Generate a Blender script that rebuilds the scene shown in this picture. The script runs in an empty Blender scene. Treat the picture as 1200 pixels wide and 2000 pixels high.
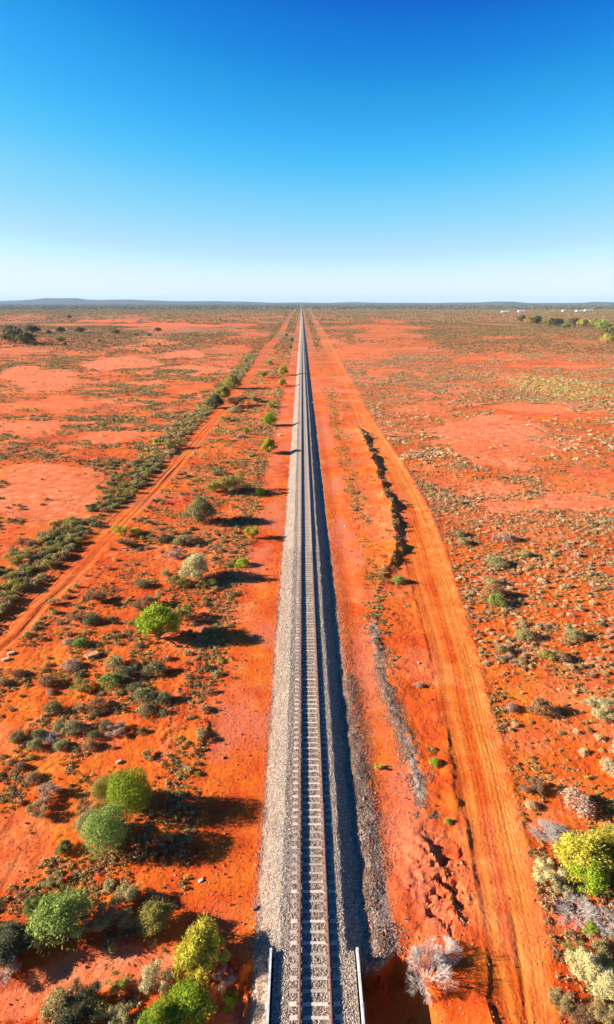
import bpy, math
import numpy as np
from mathutils import Vector, Matrix

# ------------------------------------------------------------------ camera, sky, sun, exposure
F_PX, PITCH = 1200.0, math.atan(410.0 / 1200.0)          # focal length in photo pixels, downward pitch
YAW = math.atan(10.0 / math.hypot(1200.0, 410.0))
CAM_Z = 32.7
TC = 0.55                                                # x of the track's centre line
SUN_EL = math.radians(20.0)

scene = bpy.context.scene
cam_data = bpy.data.cameras.new("camera")
cam_data.sensor_fit = 'VERTICAL'
cam_data.sensor_height = 24.0
cam_data.lens = 24.0 * F_PX / 2000.0
cam_data.clip_start = 0.1
cam_data.clip_end = 60000.0
cam = bpy.data.objects.new("camera", cam_data)
scene.collection.objects.link(cam)
cam.location = (0, 0, CAM_Z)
cam.rotation_euler = (math.pi / 2 - PITCH, 0, -YAW)
scene.camera = cam

world = bpy.data.worlds.new("World")
scene.world = world
world.use_nodes = True
wn, wl = world.node_tree.nodes, world.node_tree.links
wn.clear()
w_out = wn.new("ShaderNodeOutputWorld")
w_bg = wn.new("ShaderNodeBackground")
w_sky = wn.new("ShaderNodeTexSky")
w_sky.sky_type = 'NISHITA'
w_sky.sun_disc = False
w_sky.sun_elevation = SUN_EL
w_sky.sun_rotation = math.radians(-90)
w_sky.altitude = 300
w_sky.air_density = 1.0
w_sky.dust_density = 0.3
w_sky.ozone_density = 6.0
EXPO = 1.6
# the sky's colour is graded (deep polarised blue above, near white at the horizon), for every ray alike
w_dim = wn.new("ShaderNodeVectorMath"); w_dim.operation = 'SCALE'; w_dim.inputs['Scale'].default_value = 0.1
w_cur = wn.new("ShaderNodeRGBCurve")
for ci, pts in enumerate((
        [(0, 0), (.05, .001), (.064, .02), (.107, .22), (.181, .53), (.319, .86), (1, 1)],
        [(0, 0), (.08, .03), (.122, .205), (.147, .36), (.23, .65), (.334, .80), (.376, .91), (1, 1)],
        [(0, 0), (.10, .05), (.20, .28), (.28, .76), (.315, .83), (.34, .93), (.50, .975), (1, 1)])):
    cv = w_cur.mapping.curves[ci]
    cv.points[0].location, cv.points[1].location = pts[0], pts[-1]
    for p_ in pts[1:-1]: cv.points.new(*p_)
w_cur.mapping.update()
w_gain = wn.new("ShaderNodeVectorMath"); w_gain.operation = 'SCALE'; w_gain.inputs['Scale'].default_value = 10.0 / 2 ** EXPO
w_bg.inputs['Strength'].default_value = 0.10
# the sky's elevation is stretched (zenith blue comes down lower), for every ray alike
w_geo = wn.new("ShaderNodeTexCoord")
w_map = wn.new("ShaderNodeMapping")
w_map.vector_type = 'POINT'
w_map.inputs['Scale'].default_value = (1, 1, 1.5)
w_nrm = wn.new("ShaderNodeVectorMath"); w_nrm.operation = 'NORMALIZE'
wl.new(w_geo.outputs['Generated'], w_map.inputs['Vector'])
wl.new(w_map.outputs['Vector'], w_nrm.inputs[0])
wl.new(w_nrm.outputs['Vector'], w_sky.inputs['Vector'])
wl.new(w_sky.outputs['Color'], w_dim.inputs[0])
wl.new(w_dim.outputs['Vector'], w_cur.inputs['Color'])
wl.new(w_cur.outputs['Color'], w_gain.inputs[0])
wl.new(w_gain.outputs['Vector'], w_bg.inputs['Color'])
wl.new(w_bg.outputs['Background'], w_out.inputs['Surface'])

sun_data = bpy.data.lights.new("sun", 'SUN')
sun_data.energy = 4.8
sun_data.angle = math.radians(0.5)
sun_data.color = (1.0, 0.93, 0.82)
sun = bpy.data.objects.new("sun", sun_data)
scene.collection.objects.link(sun)
sun_dir = Vector((-math.cos(SUN_EL), 0.0, math.sin(SUN_EL)))      # towards the sun
sun.rotation_euler = sun_dir.to_track_quat('Z', 'Y').to_euler()
sun.location = (-60, 0, 60)

scene.view_settings.view_transform = 'Standard'
scene.view_settings.look = 'None'
scene.view_settings.exposure = EXPO
scene.view_settings.gamma = 1.0
scene.render.engine = 'CYCLES'
scene.cycles.max_bounces = 6
scene.cycles.diffuse_bounces = 3
scene.cycles.transparent_max_bounces = 8
scene.cycles.volume_bounces = 0

# ------------------------------------------------------------------ photo pixel <-> ground
_cp, _sp, _cy, _sy = math.cos(PITCH), math.sin(PITCH), math.cos(YAW), math.sin(YAW)
FWD = np.array([_cp * _sy, _cp * _cy, -_sp])
RGT = np.array([_cy, -_sy, 0.0])
UPV = np.cross(RGT, FWD)


def to_ground(px, py, z=0.0):
    d = RGT * (px - 600.0) + UPV * (1000.0 - py) + FWD * F_PX
    t = (z - CAM_Z) / d[2]
    return d[0] * t, d[1] * t


def to_px(X, Y, Z=0.0):
    Y = np.maximum(Y, 16.0)
    dz = Z - CAM_Z
    f = X * FWD[0] + Y * FWD[1] + dz * FWD[2]
    r = X * RGT[0] + Y * RGT[1]
    u = X * UPV[0] + Y * UPV[1] + dz * UPV[2]
    f = np.maximum(f, 0.1)
    return 600.0 + F_PX * r / f, 1000.0 - F_PX * u / f


def px_per_m(py):
    return (py - 590.0) * 0.9463 / (CAM_Z)


def line(pts):
    """polyline given in photo pixels -> (Y sorted, X) on the ground"""
    w = sorted((to_ground(*p)[1], to_ground(*p)[0]) for p in pts)
    return np.array([a for a, _ in w]), np.array([b for _, b in w])


def xat(ln, Y):
    return np.interp(Y, ln[0], ln[1])


# ------------------------------------------------------------------ noise
def _h(ix, iy, s):
    n = (ix.astype(np.int64) * 374761393 + iy.astype(np.int64) * 668265263 + s * 1442695041) & 0xFFFFFFFF
    n = ((n ^ (n >> 13)) * 1274126177) & 0xFFFFFFFF
    n = n ^ (n >> 16)
    return (n & 0xFFFFFF) / float(0xFFFFFF)


def vn(x, y, s=0):
    ix, iy = np.floor(x), np.floor(y)
    fx, fy = x - ix, y - iy
    fx = fx * fx * (3 - 2 * fx); fy = fy * fy * (3 - 2 * fy)
    a, b = _h(ix, iy, s), _h(ix + 1, iy, s)
    c, d = _h(ix, iy + 1, s), _h(ix + 1, iy + 1, s)
    return (a + (b - a) * fx) * (1 - fy) + (c + (d - c) * fx) * fy


def fbm(x, y, o=4, s=0):
    r, a, t = 0.0, 1.0, 0.0
    for i in range(o):
        r = r + a * vn(x * 2 ** i + 17.3 * i, y * 2 ** i - 9.1 * i, s + i * 7)
        t += a; a *= 0.5
    return r / t


def sst(a, b, x):
    t = np.clip((x - a) / (b - a), 0, 1)   # a may be above b
    return t * t * (3 - 2 * t)


# ------------------------------------------------------------------ layout lines (photo measurements laid on the ground)
ROAD_L = line([(985, 2060), (975, 2000), (935, 1850), (925, 1760), (905, 1650), (880, 1500), (860, 1400), (845, 1300), (820, 1200),
               (793, 1100), (768, 1000), (756, 950), (734, 900), (705, 850), (688, 800), (664, 750), (643, 700), (621, 650),
               (617, 640), (610, 625), (608, 615), (602, 602)])
ROAD_R = line([(1090, 2060), (1080, 2000), (1062, 1850), (1040, 1750), (1018, 1650), (985, 1500), (955, 1400), (932, 1300), (903, 1200),
               (875, 1100), (838, 1000), (812, 950), (782, 900), (747, 850), (715, 800), (690, 750), (662, 700), (635, 650),
               (629, 640), (619, 625), (613, 615), (604, 602)])
RUT_L = line([(-140, 1330), (-25, 1240), (30, 1180), (70, 1150), (122, 1100), (170, 1050), (222, 1000), (280, 950), (328, 900), (370, 850), (418, 800),
              (446, 770), (472, 740), (486, 720), (499, 700), (515, 680), (536, 660), (545, 650), (552, 635), (562, 620), (575, 605)])
RUT_R = line([(-60, 1330), (45, 1240), (95, 1180), (130, 1150), (178, 1100), (222, 1050), (270, 1000), (320, 950), (362, 900), (402, 850), (444, 800),
              (470, 770), (492, 740), (504, 720), (516, 700), (530, 680), (548, 660), (555, 650), (561, 635), (568, 620), (578, 605)])
BANK_A = line([(700, 835), (712, 860), (725, 900), (745, 950), (762, 1000), (774, 1050), (770, 1080), (752, 1110), (738, 1150)])
BANK_C = line([(862, 1390), (872, 1440), (880, 1500), (893, 1560), (908, 1620), (920, 1700), (930, 1760), (945, 1850), (955, 1950), (965, 2050)])
RIDGE_B = line([(726, 1200), (735, 1250), (745, 1310), (757, 1360), (780, 1420), (800, 1470), (818, 1530), (828, 1600)])
RUT_D = line([(1002, 1780), (1010, 1830), (1018, 1880), (1025, 1930), (1035, 2050)])
GULLY_E = line([(815, 1620), (835, 1665), (852, 1690), (868, 1730), (885, 1770), (905, 1815)])
BANK_F = line([(402, 1400), (398, 1440), (385, 1480), (366, 1520)])
RIDGE_G = line([(430, 1020), (410, 1150), (385, 1260), (350, 1340), (330, 1430), (300, 1530)])
CREEK = [(-60, 1990), (0, 1960), (80, 1930), (150, 1900), (230, 1880), (330, 1885), (420, 1925), (520, 1980)]

HB = 0.60                                                 # top of the ballast
BR_Y = to_ground(614, 1858, HB)[1]                        # far end of the bridge parapets
BR_X = 2.15                                               # parapets stand this far each side


def taper(ln, Y, e=1.5):
    return sst(ln[0][0] - e * .2, ln[0][0] + e, Y) * (1 - sst(ln[0][-1] - e, ln[0][-1] + e * .2, Y))


def creek_mask(px, py):
    cx = np.array([p[0] for p in CREEK], float); cy = np.array([p[1] for p in CREEK], float)
    d = np.abs(py - np.interp(px, cx, cy))
    return (1 - sst(22, 52, d + 26 * (vn(px / 40.0, py / 40.0, 5) - .5))) * (1 - sst(500, 530, px)) * sst(1800, 1860, py)


def height(X, Y):
    px, py = to_px(X, Y)
    Yc = np.maximum(Y, 5.0)
    xt = X - TC
    ax = np.abs(xt)
    near = 1 - sst(110, 260, Y)
    bare = sst(2.6, 3.4, ax) * (1 - sst(6.5, 8.5, ax))
    z = 0.35 * (fbm(X / 38.0, Y / 38.0, 3, 3) - .5) * sst(8, 30, ax)
    rough = 1 - .72 * bare
    rl, rr = xat(ROAD_L, Y), xat(ROAD_R, Y)
    onroad = sst(rl - .2, rl + .3, X) * (1 - sst(rr - .4, rr + .2, X))
    ll, lr = xat(RUT_L, Y), xat(RUT_R, Y)
    onrut = sst(ll - .2, ll + .3, X) * (1 - sst(lr - .3, lr + .3, X))
    rough = rough * (1 - .85 * onroad) * (1 - .7 * onrut)
    cm = creek_mask(px, py)
    rough = rough * (1 - .7 * cm)
    z = z + near * rough * (0.13 * (fbm(X / 2.1, Y / 2.6, 3, 11) - .5) + 0.10 * (fbm(X / .42, Y / .5, 3, 21) - .5))
    z = z + near * .02 * (vn(X / .17, Y / .17, 8) - .5)
    # wheel marks, running along the road
    u = (X - rl) / np.maximum(rr - rl, .5)
    wob = .05 * (vn(Y / 9.0, u * 2, 31) - .5)
    z = z + near * onroad * (0.05 * (fbm((u + wob) * 14, Y / 60.0, 2, 41) - .5) + .022 * (vn((u + wob) * 34, Y / 40.0, 43) - .5))
    z = z + near * .13 * np.exp(-((X - rr - .25) / .45) ** 2) * (.1 + .9 * fbm(X * 1.2, Y / 1.1, 3, 51))
    z = z + near * .10 * np.exp(-((X - rl + .2) / .4) ** 2) * vn(X * .2, Y / 1.4, 52)
    v = (X - ll) / np.maximum(lr - ll, .5)
    z = z + near * onrut * (0.26 * (fbm(v * 7 + .4 * vn(Y / 8.0, v * 0, 61), Y / 30.0, 2, 62) - .5) - .10)
    # banks that face east and lie in shade
    for ln, h, w, wb, s in ((BANK_A, .74, 2.6, .75, 71), (BANK_C, .085, .8, .2, 72), (GULLY_E, .16, .9, .7, 73), (BANK_F, .09, 1.0, .2, 74)):
        fq = 3.5 if s == 71 else 1.6
        bx = xat(ln, Y) + wb * (fbm(Y / fq, Y * 0 + s, 4, s) - .5) * 2 + .25 * (fbm(X / .7, Y / .7, 2, s) - .5)
        d = bx - X
        prof = np.where(d > 0, np.exp(-np.maximum(d, 0) / w), np.exp(-(np.minimum(d, 0) / (.9 if s == 71 else .22)) ** 2))
        hh = h * np.clip((.1 if s == 71 else -.7) + (1.6 if s == 71 else 3.4) * fbm(Y / (4.0 if s == 71 else 1.4), Y * 0 + s, 3, s + 3), 0, 1.3) * ((.9 + .2 * fbm(X / 1.2, Y / 1.2, 2, s + 5)) if s == 71 else (.6 + .8 * fbm(X / .5, Y / .5, 2, s + 5)))
        z = z + hh * prof * taper(ln, Y, 1.0 if h < .7 else 8.0)
    for ln, h, w, s in ((RIDGE_B, .10, .7, 81), (RIDGE_G, .12, .8, 82)):
        d = X - xat(ln, Y) - .5 * (vn(Y / 1.7, Y * 0, s) - .5)
        z = z + h * np.exp(-(d / w) ** 2) * (2.2 * fbm(X * 1.5, Y * 1.2, 3, s) - .4) * taper(ln, Y, 1.5)
    d = X - xat(RUT_D, Y) - .12 * (vn(Y / .9, Y * 0, 91) - .5)
    z = z - .055 * np.exp(-(d / .16) ** 2) * taper(RUT_D, Y, .6)
    # ground between track and road, slightly dished, and a loose gravel berm right of the ballast
    z = z - .10 * np.exp(-((xt - 5.2) / 1.2) ** 2) * near
    z = z + .10 * np.exp(-((xt - 3.4) / .8) ** 2) * (1 - sst(40, 75, Y)) * (.3 + 1.4 * fbm(X * .8, Y / 1.3, 3, 95))
    # creek
    z = z - .22 * cm
    pit_e = 4.6 + 1.5 * (vn(Y / 1.3, Y * 0, 101) - .5)
    ny = BR_Y - .1 + 2.6 * (fbm(X / 1.0, Y / 1.3, 4, 103) - .5) + .5 * np.exp(-((xt - 4.2) / .7) ** 2) - .15 * np.maximum(xt - 2, 0)
    rp = (1 - sst(ny - .35, ny + .2, Y)) * sst(BR_X, BR_X + .5, xt) * (1 - sst(pit_e - .3, pit_e + 2.4, xt))
    z = z - 1.7 * rp
    lp = (1 - sst(ny - .8, ny + .4, Y)) * (1 - sst(-BR_X - 1.6, -BR_X - .7, xt)) * sst(-7.5, -5.0, xt)
    z = z - 1.2 * lp
    # mounded dirt around the gullies
    rg = 1 - np.abs(2 * fbm(X / 1.5, Y / 1.1, 4, 133) - 1)
    z = z - near * .95 * np.clip(rg - .80, 0, 1) * 2.3 * np.exp(-((px - 862) / 42.0) ** 2 - ((py - 1735) / 85.0) ** 2)
    z = z + near * (.25 + .5 * (fbm(X / .8, Y / .8, 3, 131) - .5)) * np.exp(-((px - 820) / 45.0) ** 2 - ((py - 1700) / 80.0) ** 2)
    # ballast
    edge = .55 * (fbm(X * 0 + np.sign(xt) * 3, Y / 1.3, 4, 111) - .5)
    toe = np.where(xt > 0, 2.72, 2.95 + .25 * sst(22, 60, Y)) + edge
    top = np.where(xt > 0, 1.66, 1.80) + .25 * (fbm(X * 0 + np.sign(xt), Y / 1.7, 3, 113) - .5)
    onb = np.clip((toe - ax) / (toe - top), 0, 1)
    br = (Y < BR_Y).astype(float)
    onb_br = (ax < BR_X + .02).astype(float)
    onb = np.where(br > 0, onb_br, onb)
    bed = HB - .035 * np.exp(-((ax - .4) / .35) ** 2) - .06 * np.exp(-((ax - 1.55) / .2) ** 2) * 0
    z = np.where(onb > 0, np.maximum(z * (1 - sst(0, .4, onb)), 0) * 0 + z * (1 - onb) + bed * onb, z)
    z = z + near * (onb > 0) * .035 * (vn(X / .11, Y / .11, 121) - .5)
    return z


def zg(X, Y):
    return height(np.atleast_1d(np.asarray(X, float)), np.atleast_1d(np.asarray(Y, float)))


# bare patches: photo cx, cy, rx, ry, how bare, how pale
BARE = [(95, 965, 120, 62, 1, .75), (215, 851, 50, 14, 1, .7), (40, 835, 70, 20, 1, .6), (235, 708, 90, 13, 1, 1), (365, 692, 55, 6, 1, 1),
        (90, 740, 75, 18, 1, .8), (30, 725, 60, 10, 1, .7), (385, 722, 55, 8, 1, .8), (290, 747, 45, 8, 1, .8), (375, 760, 60, 9, 1, .2),
        (100, 792, 120, 13, 1, .5), (210, 627, 60, 3, 1, .3), (330, 634, 120, 3, 1, .4), (300, 670, 60, 4, .8, .9), (160, 690, 50, 5, .7, .6), (440, 705, 50, 6, .8, .8),
        (340, 790, 45, 7, .8, .3), (250, 680, 40, 4, .8, .8), (500, 655, 30, 5, .8, .1),
        (950, 845, 120, 34, 1, 1), (870, 792, 90, 14, .8, .9), (985, 890, 90, 26, 1, .8), (705, 692, 60, 14, .8, .7), (655, 672, 22, 8, .6, .5), (860, 765, 60, 7, .8, .5),
        (1060, 805, 120, 13, 1, .1), (1090, 712, 110, 9, 1, .1), (960, 700, 80, 8, .8, .1), (1080, 985, 150, 17, 1, .9), (960, 955, 70, 14, .9, .9),
        (1150, 935, 90, 14, .7, .5), (1000, 745, 50, 8, .9, .2), (770, 725, 60, 6, .8, .8), (1040, 1340, 70, 26, .7, .1), (1070, 1450, 90, 55, .6, 0),
        (1090, 1600, 80, 26, .9, 0), (950, 1240, 40, 30, .5, 0), (1010, 1310, 60, 25, .5, .1), (800, 640, 150, 4, .5, .3), (1020, 660, 120, 5, .6, .1)]


def bare_masks(px, py):
    wx = px + 90 * (fbm(px / 45.0, py / 9.0, 4, 201) - .5) * np.clip((py - 590) / 200, .3, 1.2)
    wy = py + 46 * (fbm(px / 60.0, py / 12.0, 4, 207) - .5) * np.clip((py - 590) / 200, .15, 1.2)
    b = np.zeros_like(px); p = np.zeros_like(px)
    for cx, cy, rx, ry, a, q in BARE:
        m = a * (1 - sst(.85, 1.12, np.hypot((wx - cx) / rx, (wy - cy) / ry)))
        b = np.maximum(b, m); p = np.maximum(p, m * q)
    return b, p


def zones(X, Y):
    """bush density and kind of every spot: returns dict of masks"""
    px, py = to_px(X, Y)
    ll, lr, rl, rr = xat(RUT_L, Y), xat(RUT_R, Y), xat(ROAD_L, Y), xat(ROAD_R, Y)
    b, p = bare_masks(px, py)
    return dict(px=px, py=py, ll=ll, lr=lr, rl=rl, rr=rr, bare=b, pale=p, xt=X - TC)


# ------------------------------------------------------------------ object helpers
COL = scene.collection


def tag(o, label=None, cat=None, group=None, kind=None):
    if label: o["label"] = label
    if cat: o["category"] = cat
    if group: o["group"] = group
    if kind: o["kind"] = kind
    return o


def mesh(name, verts, faces, mat, cols=None, attrs=None, smooth=False):
    """faces: array (n,3) or (n,4)"""
    verts = np.asarray(verts, np.float32); faces = np.asarray(faces, np.int32)
    me = bpy.data.meshes.new(name)
    n, k = faces.shape
    me.vertices.add(len(verts)); me.vertices.foreach_set('co', verts.ravel())
    me.loops.add(n * k); me.loops.foreach_set('vertex_index', faces.ravel())
    me.polygons.add(n)
    me.polygons.foreach_set('loop_start', np.arange(0, n * k, k, dtype=np.int32))
    me.polygons.foreach_set('loop_total', np.full(n, k, np.int32))
    me.polygons.foreach_set('use_smooth', np.full(n, smooth))
    if cols is not None:
        a = me.attributes.new('Col', 'FLOAT_COLOR', 'POINT')
        c = np.ones((len(verts), 4), np.float32); c[:, :3] = cols
        a.data.foreach_set('color', c.ravel())
    for k2, v in (attrs or {}).items():
        a = me.attributes.new(k2, 'FLOAT', 'POINT')
        a.data.foreach_set('value', np.asarray(v, np.float32))
    me.update(calc_edges=True)
    me.materials.append(mat)
    return me


def put(name, me, parent=None, loc=(0, 0, 0), rz=0.0, sc=1.0):
    o = bpy.data.objects.new(name, me)
    COL.objects.link(o)
    o.location = loc
    o.rotation_euler = (0, 0, rz)
    o.scale = (sc, sc, sc) if isinstance(sc, (int, float)) else sc
    if parent is not None: o.parent = parent
    return o


def empty(name, loc, rz=0.0, sc=1.0):
    return put(name, None, None, loc, rz, sc)


def node_mat(name, rough=.9):
    m = bpy.data.materials.new(name); m.use_nodes = True
    nt = m.node_tree
    bs = nt.nodes['Principled BSDF']
    bs.inputs['Roughness'].default_value = rough
    bs.inputs['Specular IOR Level'].default_value = .15
    return m, nt.nodes, nt.links, bs


def ramp(N, L, src, stops):
    r = N.new('ShaderNodeValToRGB')
    e = r.color_ramp.elements
    e[0].position, e[0].color = stops[0][0], (*stops[0][1], 1)
    e[1].position, e[1].color = stops[-1][0], (*stops[-1][1], 1)
    for p, c in stops[1:-1]:
        q = e.new(p); q.color = (*c, 1)
    L.new(src, r.inputs['Fac'])
    return r.outputs['Color']


def noise(N, L, vec, scale, detail=4, rough=.55):
    n = N.new('ShaderNodeTexNoise'); n.inputs['Scale'].default_value = scale
    n.inputs['Detail'].default_value = detail; n.inputs['Roughness'].default_value = rough
    L.new(vec, n.inputs['Vector'])
    return n.outputs['Fac']


def mixc(N, L, fac, a, b, mode='MIX'):
    m = N.new('ShaderNodeMix'); m.data_type = 'RGBA'; m.blend_type = mode
    if isinstance(fac, float): m.inputs[0].default_value = fac
    else: L.new(fac, m.inputs[0])
    for i, v in ((6, a), (7, b)):
        if isinstance(v, tuple): m.inputs[i].default_value = (*v, 1)
        else: L.new(v, m.inputs[i])
    return m.outputs[2]


def math_n(N, L, op, a, b=None, clamp=False):
    m = N.new('ShaderNodeMath'); m.operation = op; m.use_clamp = clamp
    for i, v in enumerate((a, b)):
        if v is None: continue
        if isinstance(v, (int, float)): m.inputs[i].default_value = v
        else: L.new(v, m.inputs[i])
    return m.outputs[0]


def attr(N, name):
    a = N.new('ShaderNodeAttribute'); a.attribute_name = name
    return a


# ------------------------------------------------------------------ materials
def ground_material():
    m, N, L, bs = node_mat('red_earth', .95)
    tc = N.new('ShaderNodeTexCoord').outputs['Object']
    big = noise(N, L, tc, .07, 5, .6)
    mid = noise(N, L, tc, .55, 6, .62)
    fine = noise(N, L, tc, 5.0, 5, .65)
    speck = noise(N, L, tc, 22.0, 3, .7)
    base = ramp(N, L, math_n(N, L, 'ADD', math_n(N, L, 'MULTIPLY', big, .45), math_n(N, L, 'ADD', math_n(N, L, 'MULTIPLY', mid, .40), math_n(N, L, 'MULTIPLY', fine, .15))),
                [(.36, (.42, .028, .004)), (.45, (.60, .076, .006)), (.54, (.68, .126, .009)), (.62, (.73, .20, .018)), (.72, (.76, .29, .04))])
    pale = ramp(N, L, mid, [(.3, (.66, .11, .028)), (.5, (.74, .20, .075)), (.7, (.80, .32, .16))])
    road = ramp(N, L, mid, [(.3, (.64, .15, .018)), (.5, (.70, .22, .032)), (.7, (.74, .29, .06))])
    dusty = ramp(N, L, fine, [(.3, (.58, .11, .04)), (.7, (.68, .20, .10))])
    scrub = ramp(N, L, noise(N, L, tc, .03, 8, .7), [(.35, (.19, .11, .045)), (.5, (.30, .15, .06)), (.62, (.46, .18, .06))])
    col = mixc(N, L, attr(N, 'pale').outputs['Fac'], base, pale)
    col = mixc(N, L, attr(N, 'dusty').outputs['Fac'], col, dusty)
    col = mixc(N, L, attr(N, 'road').outputs['Fac'], col, road)
    col = mixc(N, L, attr(N, 'scrub').outputs['Fac'], col, scrub)
    # small loose fragments and crumbs
    vo = N.new('ShaderNodeTexVoronoi'); vo.inputs['Scale'].default_value = 9.0
    L.new(tc, vo.inputs['Vector'])
    crumb = ramp(N, L, speck, [(.32, (.38, .34, .36)), (.45, (1, 1, 1)), (.60, (1, 1, 1)), (.72, (1.4, 1.6, 2.0))])
    col = mixc(N, L, .75, col, crumb, 'MULTIPLY')
    # loose stones over the earth beside the track, thinning outwards
    vg = N.new('ShaderNodeTexVoronoi'); vg.inputs['Scale'].default_value = 15.0
    L.new(tc, vg.inputs['Vector'])
    stone = ramp(N, L, N_sep(N, L, vg.outputs['Color']), [(0, (.15, .10, .075)), (.4, (.27, .19, .135)), (.8, (.43, .30, .21)), (1, (.58, .43, .31))])
    thr = math_n(N, L, 'SUBTRACT', attr(N, 'grav').outputs['Fac'], math_n(N, L, 'ADD', math_n(N, L, 'MULTIPLY', speck, .6), math_n(N, L, 'MULTIPLY', mid, .5)))
    thr = math_n(N, L, 'MULTIPLY', math_n(N, L, 'ADD', thr, .04), 7.0, True)
    col = mixc(N, L, thr, col, stone)
    L.new(col, bs.inputs['Base Color'])
    bp = N.new('ShaderNodeBump'); bp.inputs['Strength'].default_value = .8; bp.inputs['Distance'].default_value = .09
    hsum = math_n(N, L, 'ADD', fine, math_n(N, L, 'MULTIPLY', speck, .45))
    L.new(hsum, bp.inputs['Height']); L.new(bp.outputs['Normal'], bs.inputs['Normal'])
    return m


def N_sep(N, L, c):
    s = N.new('ShaderNodeSeparateColor'); L.new(c, s.inputs[0]); return s.outputs[0]


def ballast_material():
    m, N, L, bs = node_mat('ballast_gravel', .9)
    tc = N.new('ShaderNodeTexCoord').outputs['Object']
    vg = N.new('ShaderNodeTexVoronoi'); vg.inputs['Scale'].default_value = 17.0
    L.new(tc, vg.inputs['Vector'])
    stone = ramp(N, L, N_sep(N, L, vg.outputs['Color']), [(0, (.20, .155, .125)), (.35, (.34, .265, .20)), (.75, (.50, .39, .29)), (1, (.62, .50, .38))])
    dark = ramp(N, L, vg.outputs['Distance'], [(.35, (1, 1, 1)), (.75, (.45, .43, .45))])
    col = mixc(N, L, .8, stone, dark, 'MULTIPLY')
    tint = ramp(N, L, noise(N, L, tc, .5, 4, .6), [(.35, (.86, .84, .86)), (.65, (1.08, 1.0, .95))])
    col = mixc(N, L, 1.0, col, tint, 'MULTIPLY')
    L.new(col, bs.inputs['Base Color'])
    bp = N.new('ShaderNodeBump'); bp.inputs['Strength'].default_value = .9; bp.inputs['Distance'].default_value = .05
    bp.invert = True
    L.new(vg.outputs['Distance'], bp.inputs['Height']); L.new(bp.outputs['Normal'], bs.inputs['Normal'])
    return m


def col_material(name, rough=.85, trans=0.0, bump=0.0):
    m, N, L, bs = node_mat(name, rough)
    a = attr(N, 'Col').outputs['Color']
    oi = N.new('ShaderNodeObjectInfo')
    h = N.new('ShaderNodeHueSaturation')
    mr = N.new('ShaderNodeMapRange'); mr.inputs['To Min'].default_value = .8; mr.inputs['To Max'].default_value = 1.2
    L.new(oi.outputs['Random'], mr.inputs['Value']); L.new(mr.outputs[0], h.inputs['Value'])
    L.new(a, h.inputs['Color'])
    L.new(h.outputs['Color'], bs.inputs['Base Color'])
    if trans:
        t = N.new('ShaderNodeBsdfTranslucent'); L.new(h.outputs['Color'], t.inputs['Color'])
        mx = N.new('ShaderNodeMixShader'); mx.inputs[0].default_value = trans
        L.new(bs.outputs[0], mx.inputs[1]); L.new(t.outputs[0], mx.inputs[2])
        L.new(mx.outputs[0], N['Material Output'].inputs['Surface'])
    return m


def noisy_material(name, stops, scale=8.0, rough=.8, metal=0.0, bump=.3, stretch=None):
    m, N, L, bs = node_mat(name, rough)
    v = N.new('ShaderNodeTexCoord').outputs['Object']
    if stretch:
        mp = N.new('ShaderNodeMapping'); mp.inputs['Scale'].default_value = stretch
        L.new(v, mp.inputs['Vector']); v = mp.outputs['Vector']
    f = noise(N, L, v, scale, 6, .65)
    L.new(ramp(N, L, f, stops), bs.inputs['Base Color'])
    bs.inputs['Metallic'].default_value = metal
    bp = N.new('ShaderNodeBump'); bp.inputs['Strength'].default_value = bump; bp.inputs['Distance'].default_value = .02
    L.new(f, bp.inputs['Height']); L.new(bp.outputs['Normal'], bs.inputs['Normal'])
    return m


M_GROUND = ground_material()
M_BALLAST = ballast_material()
M_LEAF = col_material('foliage', .8, .22)
M_STONE = col_material('loose_stone', .9)
M_BARK = noisy_material('bark', [(.3, (.10, .06, .04)), (.7, (.28, .20, .15))], 14)
M_TWIG = noisy_material('bleached_twig', [(.3, (.40, .34, .28)), (.7, (.70, .62, .53))], 9)
M_RAILTOP = noisy_material('rail_steel', [(.35, (.25, .12, .09)), (.65, (.42, .27, .22))], 5, .45, .35, .1, (1, .15, 1))
def vary(m, lo, hi):
    N, L = m.node_tree.nodes, m.node_tree.links
    bs = N['Principled BSDF']; src = bs.inputs['Base Color'].links[0].from_socket
    h = N.new('ShaderNodeHueSaturation'); mr = N.new('ShaderNodeMapRange')
    mr.inputs['To Min'].default_value = lo; mr.inputs['To Max'].default_value = hi
    L.new(N.new('ShaderNodeObjectInfo').outputs['Random'], mr.inputs['Value']); L.new(mr.outputs[0], h.inputs['Value'])
    L.new(src, h.inputs['Color']); L.new(h.outputs['Color'], bs.inputs['Base Color'])
    return m


M_CONC = noisy_material('sleeper_concrete', [(.3, (.44, .36, .28)), (.6, (.62, .52, .41)), (.75, (.72, .62, .50))], 6, .85)
vary(M_CONC, .62, 1.12)
M_CLIP = noisy_material('rusty_clip', [(.3, (.25, .07, .02)), (.7, (.45, .17, .06))], 20, .7)
M_WALL = noisy_material('weathered_concrete', [(.3, (.34, .30, .27)), (.5, (.58, .56, .54)), (.75, (.70, .69, .67))], 3.5, .85)
M_SHED = noisy_material('white_sheeting', [(.3, (.66, .66, .68)), (.7, (.8, .8, .8))], .4, .6)
M_ROOF = noisy_material('pale_roof', [(.3, (.5, .52, .56)), (.7, (.68, .69, .7))], .4, .6)
M_DARKWIN = noisy_material('dark_opening', [(.3, (.05, .05, .06)), (.7, (.1, .1, .11))], .4, .5)
M_HILL = noisy_material('hill_scrub', [(.35, (.05, .045, .03)), (.6, (.12, .075, .04))], .004, .95)

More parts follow.
